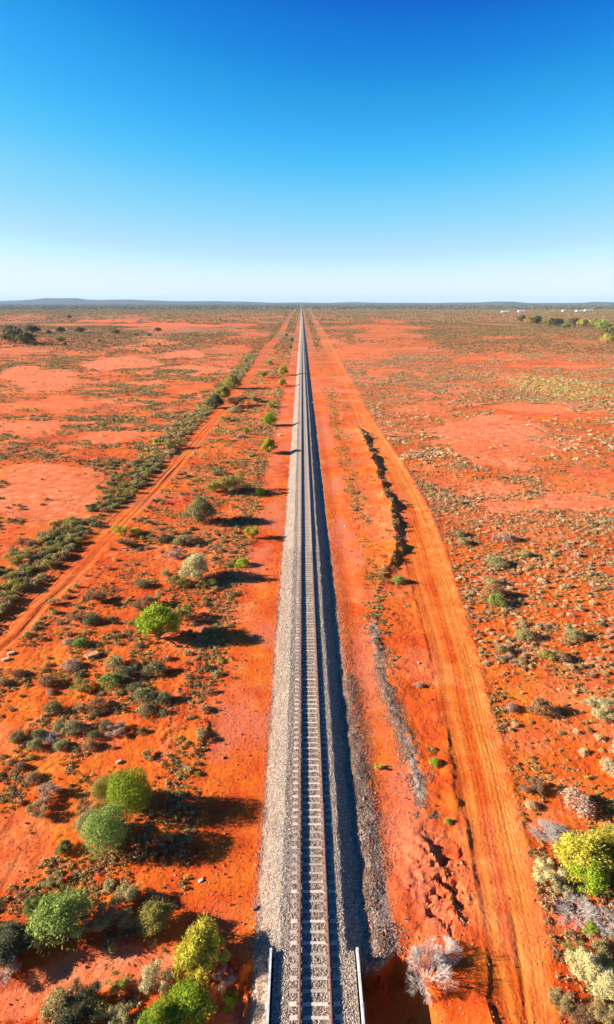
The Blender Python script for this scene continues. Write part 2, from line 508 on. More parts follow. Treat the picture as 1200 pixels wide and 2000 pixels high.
# ------------------------------------------------------------------ terrain: one grid, shared out among earth, roads and ballast
xs = np.arange(-26, 34.01, .125)
g = [.125 * 1.022 ** i for i in range(1, 700)]
out = np.cumsum(g); out = out[out < 26000]
xs = np.concatenate([(-26 - out)[::-1], xs, 34 + out])
ys = np.arange(13, 62, .125)
stp, y = .125, 62.0
far = []
while y < 24000:
    stp *= 1.0125; stp = min(stp, y * .013 + .1); y += stp; far.append(y)
ys = np.concatenate([[-400, -120, -40, -10, 3, 8, 11], ys, far])
GX, GY = np.meshgrid(xs, ys)
gx, gy = GX.ravel(), GY.ravel()
gz = height(gx, gy)
zn = zones(gx, gy)
ax = np.abs(zn['xt'])
px, py = zn['px'], zn['py']
nz = fbm(gx / 1.3, gy / 1.3, 3, 301)
sgn = np.where(zn['xt'] > 0, 1.0, -1.0)
onroad = sst(zn['rl'] - .3, zn['rl'] + .5, gx + 1.1 * (nz - .5)) * (1 - sst(zn['rr'] - .4, zn['rr'] + .6, gx + 1.3 * (nz - .5)))
onrut = sst(zn['ll'] - .3, zn['ll'] + .3, gx + .9 * (nz - .5)) * (1 - sst(zn['lr'] - .3, zn['lr'] + .3, gx + .9 * (nz - .5)))
ru = (gx - zn['rl']) / np.maximum(zn['rr'] - zn['rl'], .5)
streak = fbm(ru * 9, gy / 45.0, 3, 321)
road_attr = onroad * np.clip(.02 + .45 * sst(.25, .9, ru) + 1.5 * (streak - .42), 0, .8)
pale = np.clip(zn['pale'] * (.55 + .9 * (fbm(gx / 9.0, gy / 9.0, 3, 305) - .2)), 0, 1)
cmask = creek_mask(px, py)
pale = np.maximum(pale, .8 * sst(.52, .66, fbm(gx / 30.0, gy / 16.0, 4, 313)) * sst(75, 160, gy) * (1 - sst(700, 1300, gy)))
pale = np.maximum(pale, .35 * sst(.50, .62, fbm(gx / 6.0, gy / 5.0, 4, 315)) * sst(3.0, 6.0, ax))
pale = np.maximum(pale, cmask * .75)
pale = np.maximum(pale * (1 - onrut * .6), onrut * .05 * sst(.4, .6, fbm(gx * 2, gy / 14.0, 3, 331)))
rad = np.hypot(gx, gy)
scrub = np.zeros_like(gx)
fs = fbm(gx / 60.0, gy / 140.0, 4, 309)
scrub = np.maximum(scrub, sst(200, 700, gy) * (1 - zn['bare']) * sst(.36, .58, fs) * .8)
scrub = np.maximum(scrub, sst(900, 2200, gy) * (1 - .8 * zn['bare']) * .92)
scrub = np.maximum(scrub, (1 - sst(640, 668, py)) * sst(930, 1080, px) * (py < 700) * .7)
scrub = np.maximum(scrub, .34 * sst(.42, .62, fbm(gx / 7.0, gy / 5.0, 3, 601)) * (1 - zn['bare']) * sst(45, 90, gy) * (ax > 8) * (1 - onroad))
scrub = np.maximum(scrub, .28 * sst(95, 200, gy) * (1 - zn['bare']) * (gx > zn['rr']))
grv = np.where(zn['xt'] > 0, 1 - sst(2.5, 3.9 + 1.9 * (1 - sst(24, 50, gy)), ax), 1 - sst(2.8 + .2 * sst(22, 60, gy), 3.7, ax)) * 1.0
grv = np.where((gy < BR_Y + 1.5) & (zn['xt'] > 2.2), grv * sst(-.45, -.05, gz), grv)
grv = grv + .25 * (1 - sst(3.5, 7.0, ax)) * (zn['xt'] > 0)
for ln, w, a in ((RIDGE_B, .9, .70), (RIDGE_G, 1.3, .50)):
    grv = np.maximum(grv, a * np.exp(-((gx - xat(ln, gy)) / w) ** 2) * taper(ln, gy, 2))
grv = np.maximum(grv, .46 * np.exp(-((gx - xat(BANK_A, gy) + 4) / 1.8) ** 2) * sst(50, 70, gy) * (1 - sst(170, 230, gy)))
dusty = .75 * sst(.45, .7, fbm(gx / 3.1, gy / 7.0, 3, 311)) * (1 - sst(6.5, 9, ax)) * (1 - onroad)
dusty = np.maximum(dusty, .8 * sst(560, 1000, gy) * 0)

NX = len(xs)
r = np.arange(len(ys) - 1)[:, None] * NX + np.arange(NX - 1)[None, :]
quads = np.stack([r, r + 1, r + NX + 1, r + NX], -1).reshape(-1, 4)
qx = (GX[:-1, :-1] + GX[1:, 1:]).ravel() / 2; qy = (GY[:-1, :-1] + GY[1:, 1:]).ravel() / 2
qr = onroad[quads].mean(1); qt = onrut[quads].mean(1)
qax = np.abs(qx - TC)
q_edge = .55 * (fbm(qx * 0 + np.sign(qx - TC) * 3, qy / 1.3, 4, 111) - .5)
q_toe = np.where(qx > TC, 2.72, 2.95 + .25 * sst(22, 60, qy)) + q_edge
q_toe = np.where(qy < BR_Y, BR_X + .02, q_toe)
which = np.zeros(len(quads), int)
which[(qr > .5) & (qy < 6000)] = 1
which[(qt > .5) & (qy > 30) & (qy < 3000)] = 2
which[(qax < q_toe) & (qy < 9000) & (qy > -20)] = 3
pale = np.maximum(pale, .45 * onroad * sst(.48, .7, fbm(ru * 7 + 3, gy / 60.0, 3, 323)))
A = dict(pale=pale, road=road_attr, dusty=dusty, scrub=scrub, grav=grv)
V = np.stack([gx, gy, gz], -1)
for k, nm, mt in ((0, 'ground', M_GROUND), (1, 'dirt_road', M_GROUND), (2, 'rutted_track', M_GROUND), (3, 'ballast_bed', M_BALLAST)):
    q = quads[which == k]
    u, inv = np.unique(q, return_inverse=True)
    me = mesh(nm, V[u], inv.reshape(-1, 4), mt, attrs={n: a[u] for n, a in A.items()})
    tag(put(nm, me), kind='structure')
del GX, GY, quads, V

# distant hills: low ridges behind one another
def hills():
    rng = np.random.default_rng(5)
    vs, fs_, base = [], [], 0
    for d, prof, s in ((11500, [(-200, 8), (0, 9), (60, 12), (90, 15), (150, 15), (165, 12), (250, 13), (330, 10), (420, 9), (520, 6), (700, 6), (850, 5), (1000, 5), (1300, 7)], 1),
                       (9800, [(-200, 6), (30, 7), (80, 8), (120, 9), (240, 6), (300, 7.5), (450, 5), (600, 4), (700, 4), (800, 5), (900, 7), (1000, 8), (1030, 6), (1090, 5), (1150, 6), (1170, 8), (1220, 7), (1400, 4)], 2)):
        xx = np.linspace(-8500, 8500, 420)
        pxx = 590 + xx / d * 1268
        hp = np.interp(pxx, [p[0] for p in prof], [p[1] for p in prof]) + 1.3 * (fbm(xx / 500.0, xx * 0 + s, 4, 500 + s) - .5) * 2
        H = np.maximum(hp * .82 - 2.0, .8) / 1268 * d
        for j, (dy, k) in enumerate(((-700, 0), (-380, .45), (-150, .85), (0, 1), (200, .9), (600, .4), (1100, 0))):
            wob = 1 + .25 * (fbm(xx / 300.0, xx * 0 + j, 3, 520 + j) - .5) if 0 < k < 1 else 1
            vs.append(np.stack([xx, d + dy + 150 * (vn(xx / 700.0, xx * 0 + j, 7) - .5), H * k * wob + (-1 if k == 0 else 0)], -1))
        n = len(xx)
        for j in range(6):
            a = base + j * n + np.arange(n - 1)
            fs_.append(np.stack([a, a + 1, a + n + 1, a + n], -1))
        base += 7 * n
    me = mesh('hills', np.concatenate(vs), np.concatenate(fs_), M_HILL, smooth=True)
    tag(put('hills', me), kind='structure')


hills()

# ------------------------------------------------------------------ railway track
def box(x0, x1, y0, y1, z0, z1):
    v = np.array([[x, y, z] for z in (z0, z1) for y in (y0, y1) for x in (x0, x1)], float)
    f = np.array([[0, 2, 3, 1], [4, 5, 7, 6], [0, 1, 5, 4], [2, 6, 7, 3], [0, 4, 6, 2], [1, 3, 7, 5]])
    return v, f


def join(parts):
    vs, fs_, b = [], [], 0
    for v, f in parts:
        vs.append(v); fs_.append(np.asarray(f) + b); b += len(v)
    return np.concatenate(vs), np.concatenate(fs_)


track = tag(empty('railway_track', (TC, 0, HB)), 'single railway line of two steel rails on pale concrete sleepers running to the horizon', 'railway')


def rail_mesh():
    prof = [(-.07, .02), (.07, .02), (.07, .035), (.012, .055), (.012, .15), (.036, .162), (.036, .192), (-.036, .192), (-.036, .162), (-.012, .15), (-.012, .055), (-.07, .035)]
    yy = np.concatenate([np.arange(-20, 60, 4.0), np.geomspace(60, 9000, 40)])
    n = len(prof)
    v = np.array([[p[0], y, p[1]] for y in yy for p in prof])
    f = [[j * n + i, j * n + (i + 1) % n, (j + 1) * n + (i + 1) % n, (j + 1) * n + i] for j in range(len(yy) - 1) for i in range(n)]
    return mesh('rail', v, np.array(f)[:, ::-1], M_RAILTOP)


rm = rail_mesh()
for s in (-1, 1):
    put('rail', rm, track, (s * .755, 0, .02))


def sleeper_mesh():
    sec = [(-1.25, .105), (-1.2, .13), (-.95, .13), (-.85, .115), (-.5, .10), (0, .095), (.5, .10), (.85, .115), (.95, .13), (1.2, .13), (1.25, .105)]
    v, f = [], []
    for x, w in sec:
        top = .03 if abs(x) > .5 else .018
        v += [[x, -w, -.18], [x, w, -.18], [x, w - .015, top - .012], [x, w - .035, top], [x, -w + .035, top], [x, -w + .015, top - .012]]
    n = 6
    for j in range(len(sec) - 1):
        for i in range(n):
            a, b = j * n + i, j * n + (i + 1) % n
            f.append([a, b, b + n, a + n])
    for b in (0, (len(sec) - 1) * n):
        f += [[b, b + 1, b + 2, b + 5], [b + 5, b + 2, b + 3, b + 4]]
    return np.array(v), np.array(f)


sv, sf = sleeper_mesh()
sm = mesh('sleeper', sv, sf, M_CONC)
cv, cf = join([box(-.05, .05, -.05, .05, 0, .03), box(-.03, .045, -.028, .028, .03, .05), box(.0, .02, -.06, .06, .03, .06)])
cm_ = mesh('rail_clip', cv, cf, M_CLIP)
rng = np.random.default_rng(3)
PITCH_S = .60
for i in range(100):
    sl = put('sleeper', sm, track, (rng.normal(0, .012), 18.0 + i * PITCH_S, rng.normal(0, .006)), rng.normal(0, .006))
    for s in (-.755, .755):
        for q in (-1, 1):
            put('rail_clip', cm_, sl, (s + q * .10, 0, .028), 0 if q < 0 else math.pi)
n_far = int(1500 / PITCH_S)
yy = np.concatenate([18 - PITCH_S * np.arange(1, 50), 18 + PITCH_S * np.arange(100, n_far)])
allv = (sv[None] + np.stack([yy * 0, yy, yy * 0 - .003], -1)[:, None]).reshape(-1, 3)
allf = (sf[None] + (np.arange(len(yy)) * len(sv))[:, None, None]).reshape(-1, 4)
tag(put('sleeper_row', mesh('sleeper_row', allv, allf, M_CONC), track), kind='stuff')

# bridge parapets over the creek
def parapet(side, label):
    t = tag(empty('bridge_parapet', (TC + side * (BR_X + .1), BR_Y, HB)), label, 'parapet', 'parapets of the railway bridge')
    v, f = box(-.055, .055, -32, 0, -.1, .22)
    put('coping', mesh('coping', v, f, M_WALL), t)
    ps = [box(-.05, .05, -32.02, -.004, -2.4, -.1)]
    for k in range(12):
        ps.append(box(.05 * side, .15 * side, -2.2 * k - .45, -2.2 * k - .2, -2.4, -.12) if side > 0 else box(-.15, -.05, -2.2 * k - .45, -2.2 * k - .2, -2.4, -.12))
    v, f = join(ps)
    put('side_wall', mesh('side_wall', v, f, M_WALL), t)
    v, f = box(-.065, .065, -.16, .03, -.12, .235)
    put('end_post', mesh('end_post', v, f, M_WALL), t)


parapet(-1, 'pale concrete bridge parapet left of the rails with its shaded face to the track')
parapet(1, 'pale concrete bridge parapet right of the rails brightly lit on its track side')

# ------------------------------------------------------------------ loose stones
def stones(name, X, Y, Z, R, cols, rng, kind='stuff'):
    n = len(X)
    oct_ = np.array([[1, 0, 0], [0, 1, 0], [-1, 0, 0], [0, -1, 0], [0, 0, 1], [0, 0, -1]], float)
    of = np.array([[0, 1, 4], [1, 2, 4], [2, 3, 4], [3, 0, 4], [1, 0, 5], [2, 1, 5], [3, 2, 5], [0, 3, 5]])
    a = rng.uniform(0, 6.28, n)
    jit = oct_[None] * rng.uniform(.6, 1.25, (n, 6, 1)) + rng.normal(0, .15, (n, 6, 3))
    jit[..., 2] *= .75
    c, s = np.cos(a)[:, None], np.sin(a)[:, None]
    x = jit[..., 0] * c - jit[..., 1] * s; y = jit[..., 0] * s + jit[..., 1] * c
    v = np.stack([x, y, jit[..., 2]], -1) * np.asarray(R)[:, None, None] + np.stack([X, Y, Z], -1)[:, None]
    f = of[None] + (np.arange(n) * 6)[:, None, None]
    me = mesh(name, v.reshape(-1, 3), f.reshape(-1, 3), M_STONE, cols=np.repeat(cols, 6, 0))
    return tag(put(name, me), kind=kind)


rng = np.random.default_rng(11)
n = 130000
Y = 17 + (rng.random(n) ** 1.5) * 62
xt = rng.uniform(-3.6, 4.2, n)
keep = rng.random(n) < np.where(np.abs(xt) < 3.0, 1, .45 * np.exp(-(np.abs(xt) - 3.0) * 1.2))
keep &= ~((Y < BR_Y) & (np.abs(np.abs(xt) - BR_X - .1) < .15))
keep &= ~((Y < BR_Y) & (np.abs(xt) > BR_X))
keep &= ~((np.abs(np.abs(xt) - .755) < .10))
onsl = (np.abs(((Y - 18 + .3) % .6) - .3) < .10) & (np.abs(xt) < 1.27)
cover = fbm(xt * 1.4, Y * .5, 3, 333)
keep &= ~(onsl & ~((cover > .60) & (np.abs(xt) < .6) & (rng.random(n) < .8)))
Y, xt = Y[keep], xt[keep]
R = rng.uniform(.015, .034, len(Y)) * (1 + Y / 90.0)
tone = rng.choice(5, len(Y), p=[.18, .22, .28, .22, .10])
pal = np.array([[.15, .12, .105], [.28, .22, .175], [.42, .335, .255], [.54, .43, .33], [.66, .55, .43]])
cols = pal[tone] * rng.uniform(.85, 1.15, (len(Y), 1))
rust = np.clip(np.exp(-((np.abs(xt) - .755) / .22) ** 2) * .8 + .35 * (np.abs(xt) < .9), 0, 1) * sst(.35, .65, fbm(xt * 1.5, Y / 2.2, 3, 341))
cols = cols * (1 + rust[:, None] * (np.array([.95, .62, .42]) - 1))
dust = sst(2.0, 3.4, np.abs(xt)) * .75 * rng.random(len(xt))
cols = cols * (1 - dust[:, None]) + np.array([.60, .20, .07]) * dust[:, None]
ZZ = zg(xt + TC, Y) + R * .25
stones('ballast_stones', xt + TC, Y, ZZ, R, cols, rng)

# fragments scattered over the red earth
n = 42000
Y = 18 + (rng.random(n) ** 1.6) * 90
X = rng.uniform(-.56, .56, n) * (Y + 16)
Zd = zones(X, Y)
p = .35 + .65 * sst(.45, .7, fbm(X / 2.5, Y / 3.5, 3, 401))
p = np.where((X > Zd['rl']) & (X < Zd['rr']), .10, p)
p = np.where((X > Zd['ll']) & (X < Zd['lr']), .15, p)
p = p * (1 - .8 * creek_mask(Zd['px'], Zd['py']))
gb = np.exp(-((X - xat(RIDGE_B, Y)) / .8) ** 2) * taper(RIDGE_B, Y, 1.5)
k = (rng.random(n) < np.maximum(p, gb)) & (np.abs(X - TC) > 3.1)
k &= ~((Y < BR_Y + 1) & (np.abs(X - TC) < 3.2))
X, Y, gb = X[k], Y[k], gb[k]
R = rng.lognormal(math.log(.028), .45, len(X)) * (1 + Y / 120.0)
pal = np.array([[.34, .06, .02], [.50, .12, .05], [.55, .25, .15], [.55, .42, .34], [.20, .12, .10]])
cols = pal[rng.choice(5, len(X), p=[.35, .30, .2, .07, .08])]
stones('earth_fragments', X, Y, zg(X, Y) + R * .3, R, cols, rng)
# dark gravel windrow and spilled stone right of the ballast
n = 40000
Y = np.concatenate([rng.uniform(RIDGE_B[0][0], RIDGE_B[0][-1], n // 2), 19 + rng.random(n // 2) ** 1.3 * 30])
X = np.concatenate([xat(RIDGE_B, Y[:n // 2]) + rng.normal(0, .55, n // 2), TC + 2.7 + np.abs(rng.normal(0, 1.1, n // 2))])
k = (zg(X, Y) > -.25) & (np.abs(X - TC) > 2.8) & (fbm(X / .9, Y / .9, 3, 77) > .42)
X, Y = X[k], Y[k]
R = rng.uniform(.02, .05, len(X))
pal = np.array([[.08, .06, .045], [.16, .11, .08], [.27, .19, .135], [.46, .34, .25], [.50, .14, .04]])
stones('gravel_windrow', X, Y, zg(X, Y) + R * .3, R, pal[rng.choice(5, len(X), p=[.22, .26, .24, .14, .14])], rng)

# ------------------------------------------------------------------ foliage
PAL = {  # pairs of leaf colours: (mostly, sometimes)
    'bright': ((.21, .31, .018), (.38, .43, .03)),
    'yellow': ((.40, .38, .03), (.54, .42, .06)),
    'olive': ((.27, .24, .045), (.44, .33, .08)),
    'straw': ((.42, .30, .11), (.50, .36, .14)),
    'green': ((.17, .25, .045), (.33, .38, .09)),
    'greygreen': ((.26, .22, .075), (.44, .36, .15)),
    'bluegrey': ((.16, .155, .055), (.30, .26, .11)),
    'dark': ((.055, .06, .03), (.12, .11, .05)),
    'cream': ((.58, .38, .17), (.74, .54, .30)),
    'pale': ((.50, .43, .17), (.62, .52, .26)),
    'brown': ((.28, .14, .055), (.44, .25, .12)),
    'mauve': ((.40, .24, .15), (.56, .38, .27)),
    'dulltree': ((.10, .10, .035), (.19, .16, .06)),
}


def leaves(n, lumps, size, pal, rng, up=.35, hollow=.55):
    """n leaf quads over a set of lumps (cx,cy,cz,rx,rz); returns verts, faces, colours"""
    lumps = np.array(lumps, float)
    wgt = lumps[:, 3] * lumps[:, 3] + .001
    li = rng.choice(len(lumps), n, p=wgt / wgt.sum())
    d = rng.normal(0, 1, (n, 3)); d[:, 2] = d[:, 2] + up
    d /= np.linalg.norm(d, axis=1)[:, None]
    rr_ = rng.uniform(hollow, 1.08, n) ** .6
    L_ = lumps[li]
    spike = rng.random(n) < .16
    rr_ = np.where(spike, rng.uniform(1.05, 1.42, n), rr_)
    c = L_[:, :3] + d * rr_[:, None] * np.stack([L_[:, 3], L_[:, 3], L_[:, 4]], -1)
    c[:, 2] = np.maximum(c[:, 2], .02)
    nrm = d + rng.normal(0, .55, (n, 3)); nrm /= np.linalg.norm(nrm, axis=1)[:, None]
    t = np.cross(nrm, rng.normal(0, 1, (n, 3))); t /= np.linalg.norm(t, axis=1)[:, None] + 1e-9
    b = np.cross(nrm, t)
    s = size * rng.uniform(.6, 1.35, n)[:, None]
    t = np.where(spike[:, None], d, t); wd = np.where(spike, .28, .42)[:, None]; b = np.cross(t, nrm)
    s = np.where(spike[:, None], s * 1.35, s)
    v = np.stack([c - t * s, c + b * s * wd, c + t * s, c - b * s * wd], 1).reshape(-1, 3)
    f = np.arange(n * 4).reshape(-1, 4)
    a, b2 = np.array(PAL[pal][0]), np.array(PAL[pal][1])
    lt = rng.random(len(lumps))[li] * .6 + rng.random(n) * .6
    col = a + (b2 - a) * np.clip(lt - .1, 0, 1)[:, None]
    col = col * rng.uniform(.75, 1.25, n)[:, None]
    return v, f, np.repeat(col, 4, 0)


def tube(p0, p1, r0, r1, k=5):
    p0, p1 = np.array(p0, float), np.array(p1, float)
    d = p1 - p0; d /= np.linalg.norm(d) + 1e-9
    a = np.cross(d, [0.3, .9, .1]); a /= np.linalg.norm(a) + 1e-9
    b = np.cross(d, a)
    an = np.arange(k) * 2 * math.pi / k
    ring = np.cos(an)[:, None] * a + np.sin(an)[:, None] * b
    v = np.concatenate([p0 + ring * r0, p1 + ring * r1])
    f = [[i, (i + 1) % k, k + (i + 1) % k, k + i] for i in range(k)]
    return v, np.array(f)


def lumps_dome(rng, n, R, H, base, knob=.34, flat=.8):
    out = [(0, 0, base + H * .45, R * .72, H * .45)]
    for i in range(n):
        a = rng.uniform(0, 6.28); t = rng.uniform(.0, 1) ** .6
        x, y = math.cos(a) * t * R * .78, math.sin(a) * t * R * .78
        z = base + H * (.25 + .6 * (1 - t * t)) * rng.uniform(.85, 1.1)
        q = R * knob * rng.uniform(.7, 1.25)
        out.append((x, y, z, q, q * flat))
    return out


def twig_mesh(rng, R, H, n0, depth, r0, name='branches', mat=None):
    parts = []

    def grow(p, d, ln, r, k):
        q = p + d * ln
        parts.append(tube(p, q, r, r * .65, 3 if r < .012 else 5))
        if k == 0: return
        for _ in range(3 if k > 1 else 5):
            e = d + rng.normal(0, .42, 3) + np.array([0, 0, .05]); e /= np.linalg.norm(e)
            grow(p + d * ln * rng.uniform(.55, 1), e, ln * rng.uniform(.6, .85), max(r * .6, .003), k - 1)
    for i in range(n0):
        a = rng.uniform(0, 6.28)
        d = np.array([math.cos(a) * R, math.sin(a) * R, H * rng.uniform(.6, 1.2)]); L0 = np.linalg.norm(d) * .36; d /= np.linalg.norm(d)
        grow(np.array([math.cos(a) * .05, math.sin(a) * .05, -.05]), d, L0, r0, depth)
    v, f = join(parts)
    return mesh(name, v, f, mat or M_TWIG)


def stems_mesh(rng, lumps, base_r, name='trunk'):
    parts = [tube((0, 0, -.1), (0, 0, .18 * lumps[0][2] + .05), base_r, base_r * .8, 6)]
    for l in lumps[1:]:
        m = (l[0] * .35, l[1] * .35, l[2] * .5)
        parts.append(tube((0, 0, .1 * lumps[0][2]), m, base_r * .55, base_r * .35, 5))
        parts.append(tube(m, l[:3], base_r * .35, base_r * .12, 4))
    v, f = join(parts)
    return mesh(name, v, f, M_BARK)


_cache = {}
_seed = [100]


def plant_meshes(kind, pal, var):
    """unit plants: crown radius about 1"""
    key = (kind, pal, var)
    if key in _cache: return _cache[key]
    import zlib
    rng = np.random.default_rng(zlib.crc32(repr(key).encode()))
    if kind == 'tree':          # dense rounded crown down almost to the ground
        lu = [(l[0] * q, l[1] * q, l[2] * q2, l[3] * q3, l[4] * q3) for l, q, q2, q3 in zip(lumps_dome(rng, 40, 1.0, 1.45, .22, .24), rng.uniform(.7, 1.2, 41), rng.uniform(.75, 1.12, 41), rng.uniform(.55, 1.25, 41))]
        v, f, c = leaves(12500, lu, .046, pal, rng, hollow=.35)
        res = [('crown', mesh('crown', v, f, M_LEAF, cols=c)), ('trunk', stems_mesh(rng, lu, .07))]
    elif kind == 'ball':        # tight smooth ball
        lu = [(0, 0, .95, .9, .8)] + [(math.cos(a) * .45, math.sin(a) * .45, 1.0 + .25 * math.sin(a * 3 + var), .5, .48) for a in np.linspace(0, 6.0, 9)]
        v, f, c = leaves(14000, lu, .036, pal, rng, hollow=.75)
        res = [('crown', mesh('crown', v, f, M_LEAF, cols=c)), ('trunk', stems_mesh(rng, lu, .06))]
    elif kind == 'loose':       # open shrub of separate clumps, stems showing
        lu = [(0, 0, .5, .35, .3)] + [(math.cos(a) * t, math.sin(a) * t, rng.uniform(.35, 1.1), q, q * .8)
              for a, t, q in zip(rng.uniform(0, 6.28, 16), rng.uniform(.3, .85, 16), rng.uniform(.16, .32, 16))]
        v, f, c = leaves(5200, lu, .045, pal, rng, hollow=.3)
        res = [('crown', mesh('crown', v, f, M_LEAF, cols=c)), ('stems', stems_mesh(rng, lu, .045, 'stems'))]
    elif kind == 'knob':        # low knobbly desert shrub
        lu = lumps_dome(rng, 15, 1.0, .95, -.05, .30, .85)
        v, f, c = leaves(2600, lu, .06, pal, rng)
        res = [('crown', mesh('crown', v, f, M_LEAF, cols=c)), ('stems', twig_mesh(rng, .7, .5, 5, 1, .035, 'stems', M_BARK))]
    elif kind == 'small':       # small saltbush, one mesh
        lu = lumps_dome(rng, 7, 1.0, 1.0, -.1, .42, .85)
        v, f, c = leaves(420, lu, .14, pal, rng)
        res = [('bush', mesh('bush', v, f, M_LEAF, cols=c))]
    elif kind == 'dead':
        res = [('branches', twig_mesh(rng, .8, .9, 20, 4, .012)), ('fallen_twigs', twig_mesh(rng, 1.0, .12, 6, 3, .012, 'fallen_twigs'))]
    elif kind == 'fartree':
        lu = lumps_dome(rng, 16, 1.0, 1.1, .12, .36, .7)
        v, f, c = leaves(1500, lu, .10, pal, rng)
        res = [('crown', mesh('crown', v, f, M_LEAF, cols=c)), ('trunk', stems_mesh(rng, lu, .06))]
    _cache[key] = res
    return res


_pr = np.random.default_rng(77)


def plant(name, kind, pal, px, py, rpx, label, cat, hk=1.0, group=None, var=None):
    """crown centre and half width as seen in the photo -> a plant standing on the ground"""
    s = rpx / px_per_m(py)
    hc = {'tree': .95, 'ball': .95, 'loose': .6, 'knob': .4, 'small': .4, 'dead': .5, 'fartree': 1.0}[kind] * s * hk
    X, Y = to_ground(px, py, hc)
    s *= math.hypot(Y, CAM_Z) / math.hypot(to_ground(px, py)[1], CAM_Z) * 1.15
    z = float(zg(X, Y)[0])
    if var is None: var = int(_pr.integers(0, 3))
    t = tag(empty(name, (X, Y, z), _pr.uniform(0, 6.28), (s, s, s * hk)), label, cat, group)
    for pn, me in plant_meshes(kind, pal, var):
        put(pn, me, t)
    return t


